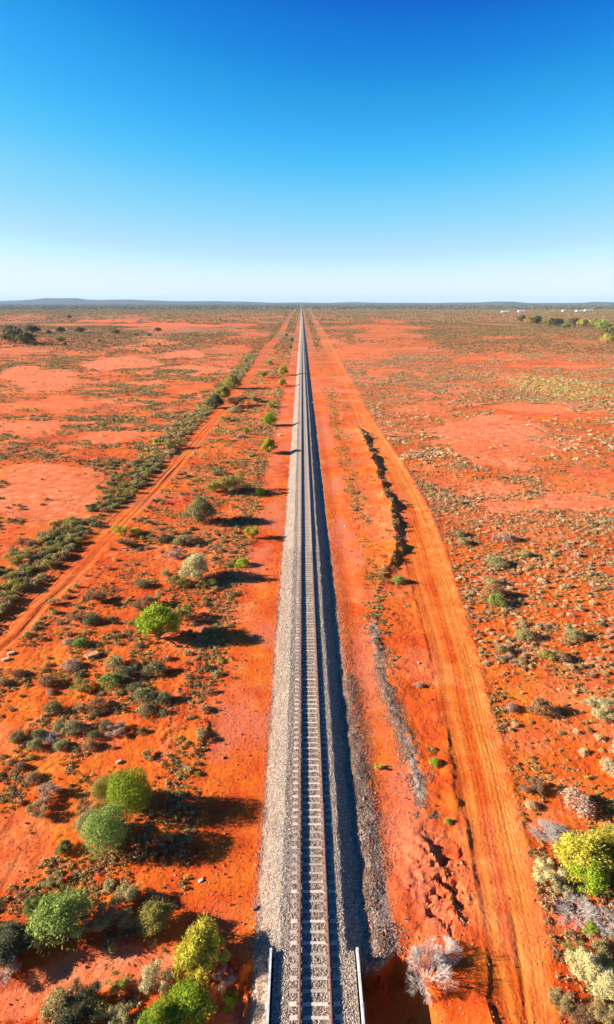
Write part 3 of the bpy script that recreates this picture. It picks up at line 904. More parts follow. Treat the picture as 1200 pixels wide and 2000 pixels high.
# --- trees and large shrubs that can be told apart
BIG = [
    # name, kind, palette, px, py, r, label, category, height factor
    ('bushy_tree', 'tree', 'green', 118, 1787, 53, 'big dense green bushy tree at lower left, greenest and largest of its cluster', 'tree', .78),
    ('shrub', 'loose', 'green', 62, 1778, 20, 'small green shrub touching the left side of the big dense green tree', 'shrub', .8),
    ('shrub', 'loose', 'brown', 52, 1752, 17, 'greyish brown shrub just above the small green shrub at lower left', 'shrub', .7),
    ('shrub', 'loose', 'straw', 197, 1800, 32, 'open straw coloured shrub right of the big dense green tree', 'shrub', .8),
    ('shrub', 'loose', 'straw', 242, 1797, 20, 'small straw coloured shrub between two open olive shrubs at lower left', 'shrub', 1),
    ('shrub', 'tree', 'olive', 301, 1790, 32, 'rounded olive yellow shrub left of the round yellow green tree', 'shrub', .85),
    ('shrub', 'loose', 'greygreen', 248, 1750, 27, 'grey green open shrub casting shade above the olive shrubs at lower left', 'shrub', .9),
    ('rounded_tree', 'tree', 'yellow', 392, 1836, 50, 'round yellow green tree nearest the left edge of the bridge ballast', 'tree', .95),
    ('shrub', 'loose', 'pale', 300, 1910, 30, 'pale cream shrub between the round yellow green tree and the bottom lime shrubs', 'shrub', .8),
    ('shrub', 'tree', 'bright', 368, 1945, 48, 'bright lime green bush by the bottom edge, the larger of the lime pair', 'bush', .7),
    ('shrub', 'tree', 'bright', 315, 1988, 38, 'bright lime green bush cut by the bottom edge, the lower of the lime pair', 'bush', .7),
    ('shrub', 'loose', 'mauve', 437, 1890, 22, 'dry greyish brown shrub below the round yellow green tree', 'shrub', .8),
    ('shrub', 'loose', 'bright', 452, 1915, 20, 'small dark green shrub in the shade beside the left bridge parapet', 'shrub', .7),
    ('shrub', 'tree', 'dark', 14, 1842, 50, 'large dark olive shrub at the left edge below the dense green tree', 'shrub', .5),
    ('shrub', 'loose', 'brown', 62, 1835, 34, 'rusty brown thin shrub right of the large dark shrub at the left edge', 'shrub', .6),
    ('shrub', 'loose', 'mauve', 10, 1895, 28, 'pale grey shrub at the left edge above the sandy wheel tracks', 'shrub', .6),
    ('shrub', 'knob', 'greygreen', 118, 1962, 34, 'dark grey green shrub below the sandy wheel tracks, leftmost of the bottom thicket', 'shrub', .9),
    ('shrub', 'loose', 'dark', 155, 1950, 34, 'dark olive shrub in the middle of the bottom left thicket', 'shrub', .8),
    ('shrub', 'knob', 'olive', 182, 1980, 28, 'olive shrub at the lower right of the bottom left thicket', 'shrub', .8),
    ('shrub', 'loose', 'greygreen', 225, 1985, 26, 'spiky grey shrub at the bottom edge right of the thicket', 'shrub', .6),
    ('shrub', 'knob', 'dark', 140, 1996, 36, 'nearly black green shrub on the bottom edge under the thicket', 'shrub', .8),
    ('shrub', 'loose', 'olive', 228, 1922, 22, 'thin olive shrub standing alone between thicket and sandy wheel tracks', 'shrub', .6),
    ('shrub', 'loose', 'straw', 105, 1720, 18, 'small straw shrub above the big dense green tree', 'shrub', .6),
    ('shrub', 'loose', 'pale', 210, 1732, 13, 'tiny pale shrub left of the grey green open shrub', 'shrub', .6),
    ('ball_tree', 'ball', 'bright', 252, 1552, 38, 'bright green ball shaped tree, upper one of the round pair', 'tree', 1.15),
    ('ball_tree', 'ball', 'olive', 206, 1545, 25, 'duller olive round tree tucked behind the bright green ball tree', 'tree', 1.0),
    ('ball_tree', 'ball', 'green', 206, 1627, 38, 'green ball shaped tree, lower one of the round pair', 'tree', 1.1),
    ('ball_tree', 'ball', 'greygreen', 175, 1612, 24, 'dull grey green round tree left of the lower green ball tree', 'tree', 1.0),
    ('dead_shrub', 'dead', 'cream', 208, 1590, 20, 'small leafless whitish shrub wedged between the two green ball trees', 'shrub', .8),
    ('shrub', 'loose', 'mauve', 88, 1552, 26, 'greyish mauve shrub left of the ball shaped trees', 'shrub', .7),
    ('shrub', 'loose', 'straw', 73, 1585, 22, 'pale straw shrub below the greyish mauve shrub at left', 'shrub', .7),
    ('shrub', 'knob', 'brown', 66, 1520, 18, 'small brown shrub above the greyish mauve shrub at left', 'shrub', .6),
    ('shrub', 'loose', 'brown', 165, 1580, 20, 'dry brown shrub left of the round tree pair', 'shrub', .6),
    ('shrub', 'tree', 'olive', 125, 1655, 18, 'small straggly shrub lower left of the ball shaped trees', 'shrub', .6),
    ('broad_tree', 'tree', 'bright', 308, 1216, 42, 'vivid green broad tree alone in the middle of the left verge', 'tree', .85),
    ('shrub', 'loose', 'olive', 355, 1200, 26, 'olive shrub in the shade right of the vivid green broad tree', 'shrub', .8),
    ('shrub', 'loose', 'brown', 268, 1182, 22, 'dark brown dry shrub upper left of the vivid green tree', 'shrub', .7),
    ('shrub', 'loose', 'greygreen', 302, 1172, 18, 'grey green shrub right above the vivid green tree', 'shrub', .7),
    ('shrub', 'tree', 'pale', 381, 1106, 30, 'pale greyish dome shrub casting long branching shade toward the ballast', 'shrub', .9),
    ('shrub', 'loose', 'olive', 352, 1135, 24, 'low olive shrub under the pale greyish dome shrub', 'shrub', .6),
    ('shrub', 'loose', 'olive', 405, 1140, 20, 'low yellowish shrub lower right of the pale greyish dome shrub', 'shrub', .5),
    ('shrub', 'tree', 'greygreen', 393, 994, 30, 'grey olive dome shrub with a long dark shadow pointing at the ballast', 'shrub', .9),
    ('shrub', 'loose', 'yellow', 495, 1043, 15, 'small yellow green shrub on the edge of the red strip left of the ballast', 'shrub', 1),
    ('shrub', 'knob', 'bright', 472, 1100, 14, 'small bright green shrub on the edge of the red strip beside branching shadows', 'shrub', .9),
    ('shrub', 'loose', 'yellow', 238, 1040, 18, 'yellow green shrub beside the rutted track, left one of two', 'shrub', .7),
    ('shrub', 'knob', 'yellow', 266, 1037, 14, 'yellow green shrub beside the rutted track, right one of two', 'shrub', .7),
    ('shrub', 'loose', 'brown', 250, 1058, 20, 'brown dry shrub under the two yellow green shrubs by the rutted track', 'shrub', .6),
    ('shrub', 'knob', 'bluegrey', 362, 1055, 22, 'dark grey shrub midway between rutted track and grey olive dome shrub', 'shrub', .7),
    ('shrub', 'knob', 'dark', 325, 1053, 17, 'dark low shrub left of the dark grey shrub in the left verge', 'shrub', .6),
    ('shrub', 'loose', 'mauve', 345, 1083, 20, 'mauve grey shrub upper left of the pale greyish dome shrub', 'shrub', .6),
    ('shrub', 'knob', 'bluegrey', 278, 1142, 16, 'neat grey round shrub standing alone left of the pale greyish dome shrub', 'shrub', .8),
    ('shrub', 'knob', 'greygreen', 322, 1120, 10, 'very small grey shrub between two larger grey shrubs in the verge', 'shrub', .8),
    ('shrub', 'loose', 'straw', 105, 1178, 13, 'small straw shrub by the right edge of the rutted track', 'shrub', .6),
    ('shrub', 'loose', 'brown', 190, 1165, 22, 'dark brown shrub left of the vivid green tree, beside the rutted track', 'shrub', .7),
    ('shrub', 'knob', 'bluegrey', 180, 1210, 20, 'grey shrub patch lower left of the brown shrub near the rutted track', 'shrub', .7),
    ('shrub', 'loose', 'brown', 150, 1205, 18, 'thin brown shrub left of the grey shrub patch near the rutted track', 'shrub', .6),
    ('shrub', 'knob', 'green', 156, 1257, 17, 'dark green shrub just above the flat orange rock', 'shrub', .7),
    ('shrub', 'knob', 'mauve', 133, 1256, 13, 'mauve shrub touching the dark green shrub above the flat orange rock', 'shrub', .7),
    ('shrub', 'knob', 'mauve', 140, 1298, 19, 'greyish shrub with dark shade left of the flat orange rock', 'shrub', .7),
    ('shrub', 'knob', 'greygreen', 222, 1296, 22, 'grey green shrub just right of the flat orange rock', 'shrub', .8),
    ('shrub', 'knob', 'bluegrey', 298, 1308, 24, 'dark blue green shrub, highest of the clump left of the gravel ridge', 'shrub', .8),
    ('shrub', 'knob', 'green', 215, 1332, 24, 'two toned green shrub elongated to the right below the flat orange rock', 'shrub', .8),
    ('shrub', 'knob', 'bluegrey', 240, 1318, 22, 'dark blue green shrub joined to the two toned green shrub', 'shrub', .8),
    ('shrub', 'knob', 'bluegrey', 265, 1345, 16, 'small blue green shrub in the middle of the left hand clump', 'shrub', .8),
    ('shrub', 'knob', 'bluegrey', 285, 1362, 26, 'blue green shrub, widest of the clump beside the gravel ridge', 'shrub', .8),
    ('shrub', 'knob', 'greygreen', 315, 1366, 20, 'grey green shrub nearest the gravel ridge on the left', 'shrub', .8),
    ('shrub', 'knob', 'bluegrey', 285, 1390, 19, 'blue green shrub at the foot of the clump beside the gravel ridge', 'shrub', .7),
    ('shrub', 'knob', 'brown', 95, 1332, 18, 'dark brownish shrub left of the two toned green shrub', 'shrub', .9),
    ('shrub', 'knob', 'mauve', 97, 1352, 9, 'tiny grey shrub below the dark brownish shrub at left', 'shrub', .9),
    ('shrub', 'loose', 'olive', 155, 1345, 20, 'yellowish olive shrub left of the two toned green shrub', 'shrub', .6),
    ('shrub', 'knob', 'bluegrey', 105, 1382, 18, 'dark grey green shrub in a pool of shade at left', 'shrub', .9),
    ('shrub', 'knob', 'brown', 190, 1378, 22, 'dark brown shrub with a grey shrub at its foot', 'shrub', .8),
    ('shrub', 'knob', 'greygreen', 185, 1392, 12, 'small grey shrub at the foot of a dark brown shrub', 'shrub', .8),
    ('shrub', 'loose', 'straw', 155, 1382, 13, 'small yellowish shrub left of the dark brown shrub', 'shrub', .7),
    ('shrub', 'knob', 'greygreen', 142, 1422, 20, 'grey green shrub, right one of a touching pair in the left clump', 'shrub', .9),
    ('shrub', 'knob', 'greygreen', 118, 1418, 15, 'grey green shrub, left one of a touching pair in the left clump', 'shrub', .8),
    ('shrub', 'knob', 'bluegrey', 208, 1417, 15, 'dark shrub standing below and right of the touching grey pair', 'shrub', .9),
    ('shrub', 'loose', 'mauve', 228, 1425, 20, 'thin mauve shrub right of a dark shrub in the left clump', 'shrub', .5),
    ('shrub', 'knob', 'bluegrey', 36, 1440, 16, 'blue grey shrub nearest the left edge, outermost of its clump', 'shrub', .9),
    ('shrub', 'knob', 'bluegrey', 74, 1436, 16, 'teal tinted shrub between the outermost shrub and a mauve dry one', 'shrub', .9),
    ('shrub', 'knob', 'greygreen', 68, 1457, 17, 'grey green shrub below the teal tinted shrub at left', 'shrub', .9),
    ('shrub', 'knob', 'greygreen', 119, 1456, 15, 'grey green shrub lowest of the left clump', 'shrub', .9),
    ('dead_shrub', 'dead', 'cream', 100, 1440, 17, 'leafless mauve grey shrub amid the left clump', 'shrub', .6),
    ('shrub', 'knob', 'bluegrey', 182, 1438, 14, 'blue grey shrub, upper of two touching shrubs right of the lowest shrub', 'shrub', .9),
    ('shrub', 'knob', 'brown', 173, 1455, 15, 'brownish grey shrub, lower of two touching shrubs in the left clump', 'shrub', .9),
    ('shrub', 'knob', 'brown', 38, 1500, 13, 'small brown shrub below the left clump near the left edge', 'shrub', .8),
    ('shrub', 'knob', 'brown', 35, 1317, 13, 'small dark shrub with a long shadow near the left edge', 'shrub', .9),
    ('shrub', 'knob', 'brown', 8, 1335, 12, 'small dark shrub right on the left edge of the view', 'shrub', .9),
    ('shrub', 'loose', 'straw', 290, 1475, 14, 'straw coloured shrub below the gravel ridge on the left', 'shrub', .7),
    ('shrub', 'loose', 'olive', 455, 945, 30, 'olive yellow broad shrub upper right of the grey olive dome shrub', 'shrub', .9),
    ('shrub', 'loose', 'olive', 418, 952, 24, 'olive broad shrub directly above the grey olive dome shrub', 'shrub', .7),
    ('shrub', 'knob', 'bright', 509, 960, 12, 'small dark green shrub by the red strip right of the olive yellow shrub', 'shrub', .9),
    ('shrub', 'knob', 'bluegrey', 428, 923, 15, 'dark low shrub above the olive broad shrub', 'shrub', .6),
    ('shrub', 'tree', 'yellow', 525, 869, 16, 'rounded golden olive shrub with a shadow reaching the ballast', 'shrub', 1),
    ('shrub', 'tree', 'bright', 527, 819, 13, 'green round shrub with a shadow like a bar across the red strip', 'shrub', .9),
    ('shrub', 'tree', 'bright', 482, 842, 7, 'tiny bright green shrub left of the rounded golden olive shrub', 'shrub', .9),
    ('shrub', 'knob', 'mauve', 470, 852, 8, 'tiny grey shrub beneath a tiny bright green shrub', 'shrub', .7),
    ('shrub', 'loose', 'brown', 462, 785, 18, 'mauve grey thin shrub right of the rutted track in the distance', 'shrub', .7),
    ('shrub', 'knob', 'greygreen', 460, 800, 15, 'low grey shrub under the mauve grey thin shrub', 'shrub', .6),
    ('shrub', 'loose', 'greygreen', 502, 780, 14, 'distant grey shrub midway between rutted track and ballast', 'shrub', .6),
    ('shrub', 'knob', 'green', 526, 708, 7, 'distant small dark green shrub in the left verge', 'shrub', .9),
    ('shrub', 'tree', 'yellow', 553, 722, 10, 'distant yellow green shrub beside the red strip, upper one', 'shrub', 1),
    ('shrub', 'tree', 'yellow', 551, 746, 8, 'distant yellow green shrub beside the red strip, lower one', 'shrub', 1),
    ('shrub', 'loose', 'green', 515, 732, 10, 'distant green shrub left of the yellow green pair', 'shrub', .8),
    ('shrub', 'loose', 'yellow', 529, 791, 9, 'small yellowish shrub above the green round shrub', 'shrub', .8),
    ('shrub', 'loose', 'olive', 438, 818, 11, 'small olive shrub right of the rutted track beyond the golden shrub', 'shrub', .7),
    ('shrub', 'tree', 'green', 570, 663, 5, 'far green shrub close beside the line, nearer of two', 'shrub', 1),
    ('shrub', 'tree', 'green', 559, 654, 4, 'far green shrub close beside the line, farther of two', 'shrub', 1),
    ('shrub', 'tree', 'green', 568, 678, 4, 'far green shrub with a shadow crossing the red strip', 'shrub', 1),
    # left hedge, the larger greener ones
    ('shrub', 'tree', 'olive', 455, 745, 17, 'yellowish large shrub in the scrub band beside the far rutted track', 'shrub', .8),
    ('shrub', 'tree', 'olive', 437, 765, 16, 'olive large shrub in the scrub band, next nearer after the yellowish one', 'shrub', .8),
    ('shrub', 'tree', 'dulltree', 421, 783, 17, 'dark large shrub in the scrub band nearest after the olive one', 'shrub', .8),
    ('shrub', 'loose', 'olive', 338, 868, 16, 'yellowish green shrub in the scrub band left of the rutted track', 'shrub', .8),
    ('shrub', 'loose', 'olive', 30, 1090, 24, 'olive green shrub at the left edge of the scrub band', 'shrub', .6),
    # right of the line
    ('shrub', 'knob', 'green', 780, 1133, 13, 'dark green round shrub alone between the gravel ridge and the dirt road', 'shrub', 1),
    ('shrub', 'knob', 'bright', 849, 1489, 11, 'small round green shrub on the left edge of the dirt road', 'shrub', 1),
    ('shrub', 'knob', 'green', 875, 1605, 8, 'tiny green shrub left of the dirt road below the small round one', 'shrub', 1),
    ('shrub', 'loose', 'yellow', 740, 1495, 9, 'tiny yellow shrub on the gravelly red earth right of the rails', 'shrub', .8),
    ('shrub', 'knob', 'mauve', 818, 1337, 9, 'tiny greyish shrub left of the dirt road', 'shrub', .8),
    ('shrub', 'knob', 'brown', 966, 1155, 20, 'dark brown topped shrub cluster right of the dirt road, upper part', 'shrub', 1.1),
    ('shrub', 'knob', 'green', 968, 1174, 20, 'grey green shrub at the foot of the dark brown topped shrub', 'shrub', .9),
    ('shrub', 'knob', 'greygreen', 959, 1137, 15, 'grey green shrub above the dark brown topped shrub', 'shrub', .9),
    ('shrub', 'knob', 'greygreen', 905, 1060, 12, 'grey green shrub near the right edge of the dirt road, lower of two', 'shrub', .9),
    ('shrub', 'knob', 'greygreen', 900, 1043, 12, 'grey green shrub near the right edge of the dirt road, upper of two', 'shrub', .9),
    ('shrub', 'knob', 'greygreen', 970, 1098, 22, 'wide grey green shrub on the right plain above the brown topped cluster', 'shrub', .7),
    ('shrub', 'knob', 'greygreen', 1027, 1083, 14, 'round grey shrub on the right plain right of the wide grey one', 'shrub', .8),
    ('shrub', 'knob', 'mauve', 985, 1050, 20, 'mauve grey shrub on the right plain farther than the wide grey one', 'shrub', .7),
    ('shrub', 'knob', 'greygreen', 1027, 1240, 18, 'olive grey shrub with pale edges, leaning right on the right plain', 'shrub', 1),
    ('shrub', 'knob', 'greygreen', 1120, 1240, 17, 'grey green shrub at the right end of a row of pale ones', 'shrub', 1),
    ('shrub', 'knob', 'greygreen', 980, 1268, 13, 'small olive shrub with a clear shadow right of the dirt road', 'shrub', 1),
    ('shrub', 'knob', 'olive', 1070, 1280, 17, 'olive grey shrub, left one of a joined pair on the right plain', 'shrub', .9),
    ('shrub', 'knob', 'brown', 1094, 1283, 17, 'brownish grey shrub, right one of a joined pair on the right plain', 'shrub', .8),
    ('shrub', 'knob', 'brown', 1057, 1384, 24, 'dark knobbly shrub with black shade on the right plain', 'shrub', 1),
    ('shrub', 'knob', 'cream', 1086, 1390, 10, 'small cream shrub touching the right side of the dark knobbly shrub', 'shrub', .9),
    ('shrub', 'knob', 'mauve', 1000, 1383, 13, 'pale mauve shrub left of the dark knobbly shrub', 'shrub', .9),
    ('shrub', 'loose', 'pale', 1168, 1386, 30, 'broad pale yellow shrub at the right edge beside the dark knobbly shrub', 'shrub', .7),
    ('shrub', 'knob', 'mauve', 1127, 1567, 31, 'large rounded pinkish grey shrub on bare red earth at right', 'shrub', .9),
    ('shrub', 'knob', 'cream', 1192, 1500, 22, 'pale cream shrub cut by the right edge above the pinkish grey one', 'shrub', .9),
    ('shrub', 'loose', 'brown', 1040, 1540, 22, 'dry mauve brown shrub on the right shoulder of the dirt road', 'shrub', .6),
    ('shrub', 'knob', 'cream', 1038, 1575, 14, 'pale shrub below the dry mauve brown one on the road shoulder', 'shrub', .7),
    ('dead_shrub', 'dead', 'brown', 1062, 1622, 30, 'grey leafless brush, left one of two above the yellow green tree', 'shrub', .4),
    ('dead_shrub', 'dead', 'brown', 1095, 1630, 26, 'grey leafless brush, right one of two above the yellow green tree', 'shrub', .4),
    ('leafy_tree', 'tree', 'yellow', 1140, 1672, 48, 'large yellow green tree at the right edge, paler upper crown', 'tree', .8),
    ('leafy_tree', 'tree', 'bright', 1148, 1705, 40, 'vivid green low tree under the large yellow green one at right', 'tree', .7),
    ('leafy_tree', 'tree', 'yellow', 1195, 1650, 42, 'yellow green tree cut by the right edge above the others', 'tree', .8),
    ('shrub', 'loose', 'pale', 1072, 1707, 28, 'cream coloured airy shrub left of the yellow green tree', 'shrub', .8),
    ('shrub', 'loose', 'pale', 1095, 1735, 18, 'small cream shrub below the airy cream one at right', 'shrub', .6),
    ('dead_shrub', 'dead', 'brown', 1125, 1780, 42, 'broad mauve leafless brush below the yellow green tree at right', 'shrub', .35),
    ('dead_shrub', 'dead', 'brown', 1180, 1800, 36, 'mauve leafless brush at the right edge, right of the broad one', 'shrub', .4),
    ('shrub', 'loose', 'bright', 1150, 1812, 16, 'small green shrub amid the mauve leafless brush', 'shrub', .6),
    ('shrub', 'loose', 'greygreen', 1178, 1850, 26, 'silvery green shrub above the cream shrubs at lower right', 'shrub', .7),
    ('shrub', 'loose', 'olive', 1122, 1855, 20, 'dark olive shrub left of the silvery green one', 'shrub', .5),
    ('shrub', 'tree', 'pale', 1148, 1885, 34, 'cream and green bushy shrub at lower right, upper one', 'shrub', .7),
    ('shrub', 'tree', 'pale', 1185, 1920, 32, 'cream and green bushy shrub at lower right, lower one at the edge', 'shrub', .7),
    ('shrub', 'loose', 'yellow', 1180, 1888, 20, 'yellow green shrub between two cream shrubs at lower right', 'shrub', .8),
    ('shrub', 'loose', 'straw', 1090, 1960, 26, 'orange straw thin shrub right of the dirt road at the bottom', 'shrub', .4),
    ('shrub', 'loose', 'brown', 1135, 1975, 34, 'reddish brown scrub at the bottom right, larger one', 'shrub', .4),
    ('shrub', 'loose', 'straw', 1180, 1980, 28, 'straw brown scrub in the bottom right corner', 'shrub', .4),
    ('dead_shrub', 'dead', 'cream', 835, 1888, 50, 'large leafless whitish shrub on the creek bank right of the parapet', 'shrub', 1.15),
    ('dead_shrub', 'dead', 'cream', 870, 1855, 30, 'thin leafless twigs behind the large whitish shrub', 'shrub', .8),
]
for nm, kd, pl, px_, py_, r_, lab, ct, hk in BIG:
    plant(nm, kd, pl, px_, py_, r_, lab, ct, hk)

# distant trees on the left plain
FT = [(25, 645, 22, 'dark tree clump at the left edge of the far plain', 'dulltree'), (50, 652, 20, 'broad dark tree right of the clump at the left edge', 'dulltree'),
      (22, 637, 18, 'dull tree behind the dark clump at the left edge', 'dark'), (62, 637, 14, 'dark tree behind the broad dark one', 'dark'), (94, 646, 7, 'small olive tree right of the broad dark one', 'olive'),
      (117, 641, 9, 'round olive tree on the far plain, left one of a pair', 'dulltree'), (156, 642, 9, 'round olive tree on the far plain, right one of a pair', 'dulltree'),
      (192, 663, 6, 'small orange brown tree nearer than its neighbours', 'straw'), (309, 642, 7, 'dark upright tree in the middle of the far left plain', 'dulltree'),
      (289, 652, 6, 'orange olive tree just left of the dark upright tree', 'straw'), (265, 650, 6, 'low green tree left of the orange olive tree', 'green'),
      (227, 645, 7, 'low dark green tree between round and upright trees', 'bluegrey'), (381, 652, 5, 'orange tree alone on the far plain, right one of two', 'straw'),
      (371, 651, 4, 'small brown tree alone on the far plain, left one of two', 'brown'), (117, 660, 9, 'low green shrub under the round olive tree', 'green'),
      (310, 671, 5, 'small dull tree below the dark upright tree', 'olive'), (135, 617, 5, 'small dark tree at the front of the far woodland', 'dark'),
      (430, 623, 4, 'tiny tree on the far plain toward the line', 'olive'), (127, 671, 5, 'tiny dark shrub near the pale patch on the far left plain', 'dark')]
for px_, py_, r_, lab, pl in FT:
    plant('desert_tree', 'fartree', pl, px_, py_, r_, lab, 'tree', .75, 'desert trees on the far left plain')
# belt of trees at the far right
FR = [(1020, 615, 8, 'dulltree', 'small dark tree at the left end of the right hand tree belt'), (1035, 620, 8, 'olive', 'olive tree, second from the left in the right hand belt'),
      (1050, 616, 9, 'dulltree', 'dark round tree behind the olive tree of the right hand belt'), (1075, 618, 10, 'olive', 'wide olive tree in the middle of the right hand belt'),
      (1090, 620, 10, 'dark', 'dark wide tree right of the wide olive one'), (1125, 618, 10, 'dulltree', 'tall dull tree right of the gap in the belt'),
      (1140, 623, 9, 'olive', 'dull olive tree just right of the tall dull tree'), (1163, 621, 9, 'olive', 'yellowish tree with a pale trunk in the right hand belt'),
      (1180, 623, 11, 'green', 'greenest tree of the right hand belt'), (1195, 640, 14, 'dulltree', 'dark olive tree cut by the right edge in the far belt'),
      (1190, 655, 12, 'olive', 'olive shrub tree at the right edge nearest of the belt'), (1105, 632, 6, 'green', 'small green bush in front of the right hand belt')]
for px_, py_, r_, pl, lab in FR:
    plant('desert_tree', 'fartree', pl, px_, py_, r_ * 1.25, lab, 'tree', .85, 'tree belt at the far right')

# flat rocks
def rock(px_, py_, s, label, colr, name='flat_rock'):
    X, Y = to_ground(px_, py_, .1)
    z = float(zg(X, Y)[0])
    r2 = np.random.default_rng(int(px_ * 7 + py_))
    import bmesh
    bm = bmesh.new(); bmesh.ops.create_icosphere(bm, subdivisions=2, radius=1.0)
    for v in bm.verts:
        v.co.x = max(-.75, min(.75, v.co.x)) * 1.25 * (1 + r2.normal(0, .05)); v.co.y = max(-.6, min(.6, v.co.y)) * (1 + r2.normal(0, .05)); v.co.z = max(-.5, min(.45, v.co.z)) * .75 * (1 + r2.normal(0, .05))
    me = bpy.data.meshes.new(name); bm.to_mesh(me); bm.free()
    me.materials.append(noisy_material(name, [(.3, tuple(c * .8 for c in colr)), (.7, colr)], 3, .9))
    tag(put(name, me, None, (X, Y, z + s * .25), .6, s), label, 'rock')


rock(180, 1281, .62, 'flat orange slab of rock among the shrubs at left', (.62, .27, .15))
rock(12, 1288, .36, 'pale cream rock slab by the left edge below the rutted track', (.62, .42, .26))
rock(22, 1276, .34, 'smaller pale cream rock above the cream slab at the left edge', (.62, .42, .26))
rock(232, 1487, .22, 'small pale stone alone on red earth below the left shrub clump', (.60, .38, .28))
rock(392, 1718, .14, 'white stone on red earth above the round yellow green tree', (.7, .6, .52))
rock(497, 1772, .18, 'dark stone at the left toe of the ballast above the bridge', (.3, .16, .12))
rock(547, 850, .45, 'pale stone on the red strip beside the ballast in the distance', (.7, .55, .42))
rock(538, 837, .5, 'flat pink stone left of the pale stone beside the distant ballast', (.6, .35, .26))
rock(611, 787, .35, 'white stone at the foot of the shaded ballast slope in the distance', (.75, .72, .68))
rock(702, 1577, .14, 'dark stone on the gravel berm right of the rails', (.12, .1, .12))

# sheds far off on the right
def shed(px_, py_, wpx, h, label):
    X, Y = to_ground(px_, py_ + 2)
    w = wpx * math.hypot(Y, CAM_Z) / 1268
    t = tag(empty('shed', (X, Y, 0)), label, 'shed', 'white sheds at the far right')
    v, f = box(-w / 2, w / 2, -6, 6, 0, h); put('wall', mesh('wall', v, f, M_SHED), t)
    rv = np.array([[-w / 2 - .4, -6.5, h + .01], [w / 2 + .4, -6.5, h + .01], [w / 2 + .4, 0, h + 1.8], [-w / 2 - .4, 0, h + 1.8], [w / 2 + .4, 6.5, h + .01], [-w / 2 - .4, 6.5, h + .01]])
    rf = np.array([[0, 1, 2, 3], [3, 2, 4, 5], [0, 3, 5, 5], [1, 4, 2, 2]])
    me = bpy.data.meshes.new('roof'); me.from_pydata(rv.tolist(), [], [(0, 1, 2, 3), (3, 2, 4, 5), (0, 3, 5), (1, 4, 2)]); me.materials.append(M_ROOF); put('roof', me, t)
    nd = max(1, int(w / 14))
    for i in range(nd):
        x = -w / 2 + (i + .5) * w / nd
        v, f = box(x - 2, x + 2, -6.06, -6.003, .02, h * .7); put('door', mesh('door', v, f, M_DARKWIN), t)


shed(987, 608, 14, 3, 'low white shed at the left end of the far right sheds')
shed(1018, 607.5, 12, 3.2, 'white shed just above the tree belt')
shed(1101, 606.5, 5, 4, 'tiny white shed standing alone between the longer ones')
shed(1131, 606.5, 12, 3.2, 'white shed left of the longest far shed')
shed(1150, 606, 17, 4, 'longest brightest white shed at the far right')

# ------------------------------------------------------------------ scattered bushes
def merged(name, kindpal, X, Y, R, hs, nl, size, rng, kind='stuff'):
    """many bushes as one mesh: kindpal = list of palettes chosen per bush"""
    variants = {}
    vs, cs = [], []
    for pal_ in set(kindpal):
        for k in range(4):
            r2 = np.random.default_rng(k + 50)
            lu = lumps_dome(r2, 5, 1.0, 1.0, -.1, .45, .85)
            v, f, c = leaves(nl, lu, size, pal_, r2)
            variants[(pal_, k)] = (v, c)
    kp = np.array(kindpal)
    ids = rng.integers(0, 4, len(X))
    Z = zg(X, Y)
    rot = rng.uniform(0, 6.28, len(X))
    for (pal_, k), (v, c) in variants.items():
        m = (kp == pal_) & (ids == k)
        if not m.any(): continue
        cr, sr = np.cos(rot[m])[:, None], np.sin(rot[m])[:, None]
        x = (v[None, :, 0] * cr - v[None, :, 1] * sr) * R[m][:, None] + X[m][:, None]
        y_ = (v[None, :, 0] * sr + v[None, :, 1] * cr) * R[m][:, None] + Y[m][:, None]
        z = v[None, :, 2] * (R[m] * hs[m])[:, None] + Z[m][:, None]
        vs.append(np.stack([x, y_, z], -1).reshape(-1, 3))
        cs.append((c[None] * rng.uniform(.75, 1.25, (m.sum(), 1, 1))).reshape(-1, 3))
    V_ = np.concatenate(vs); C_ = np.concatenate(cs)
    me = mesh(name, V_, np.arange(len(V_)).reshape(-1, 4), M_LEAF, cols=C_)
    return tag(put(name, me), kind=kind)


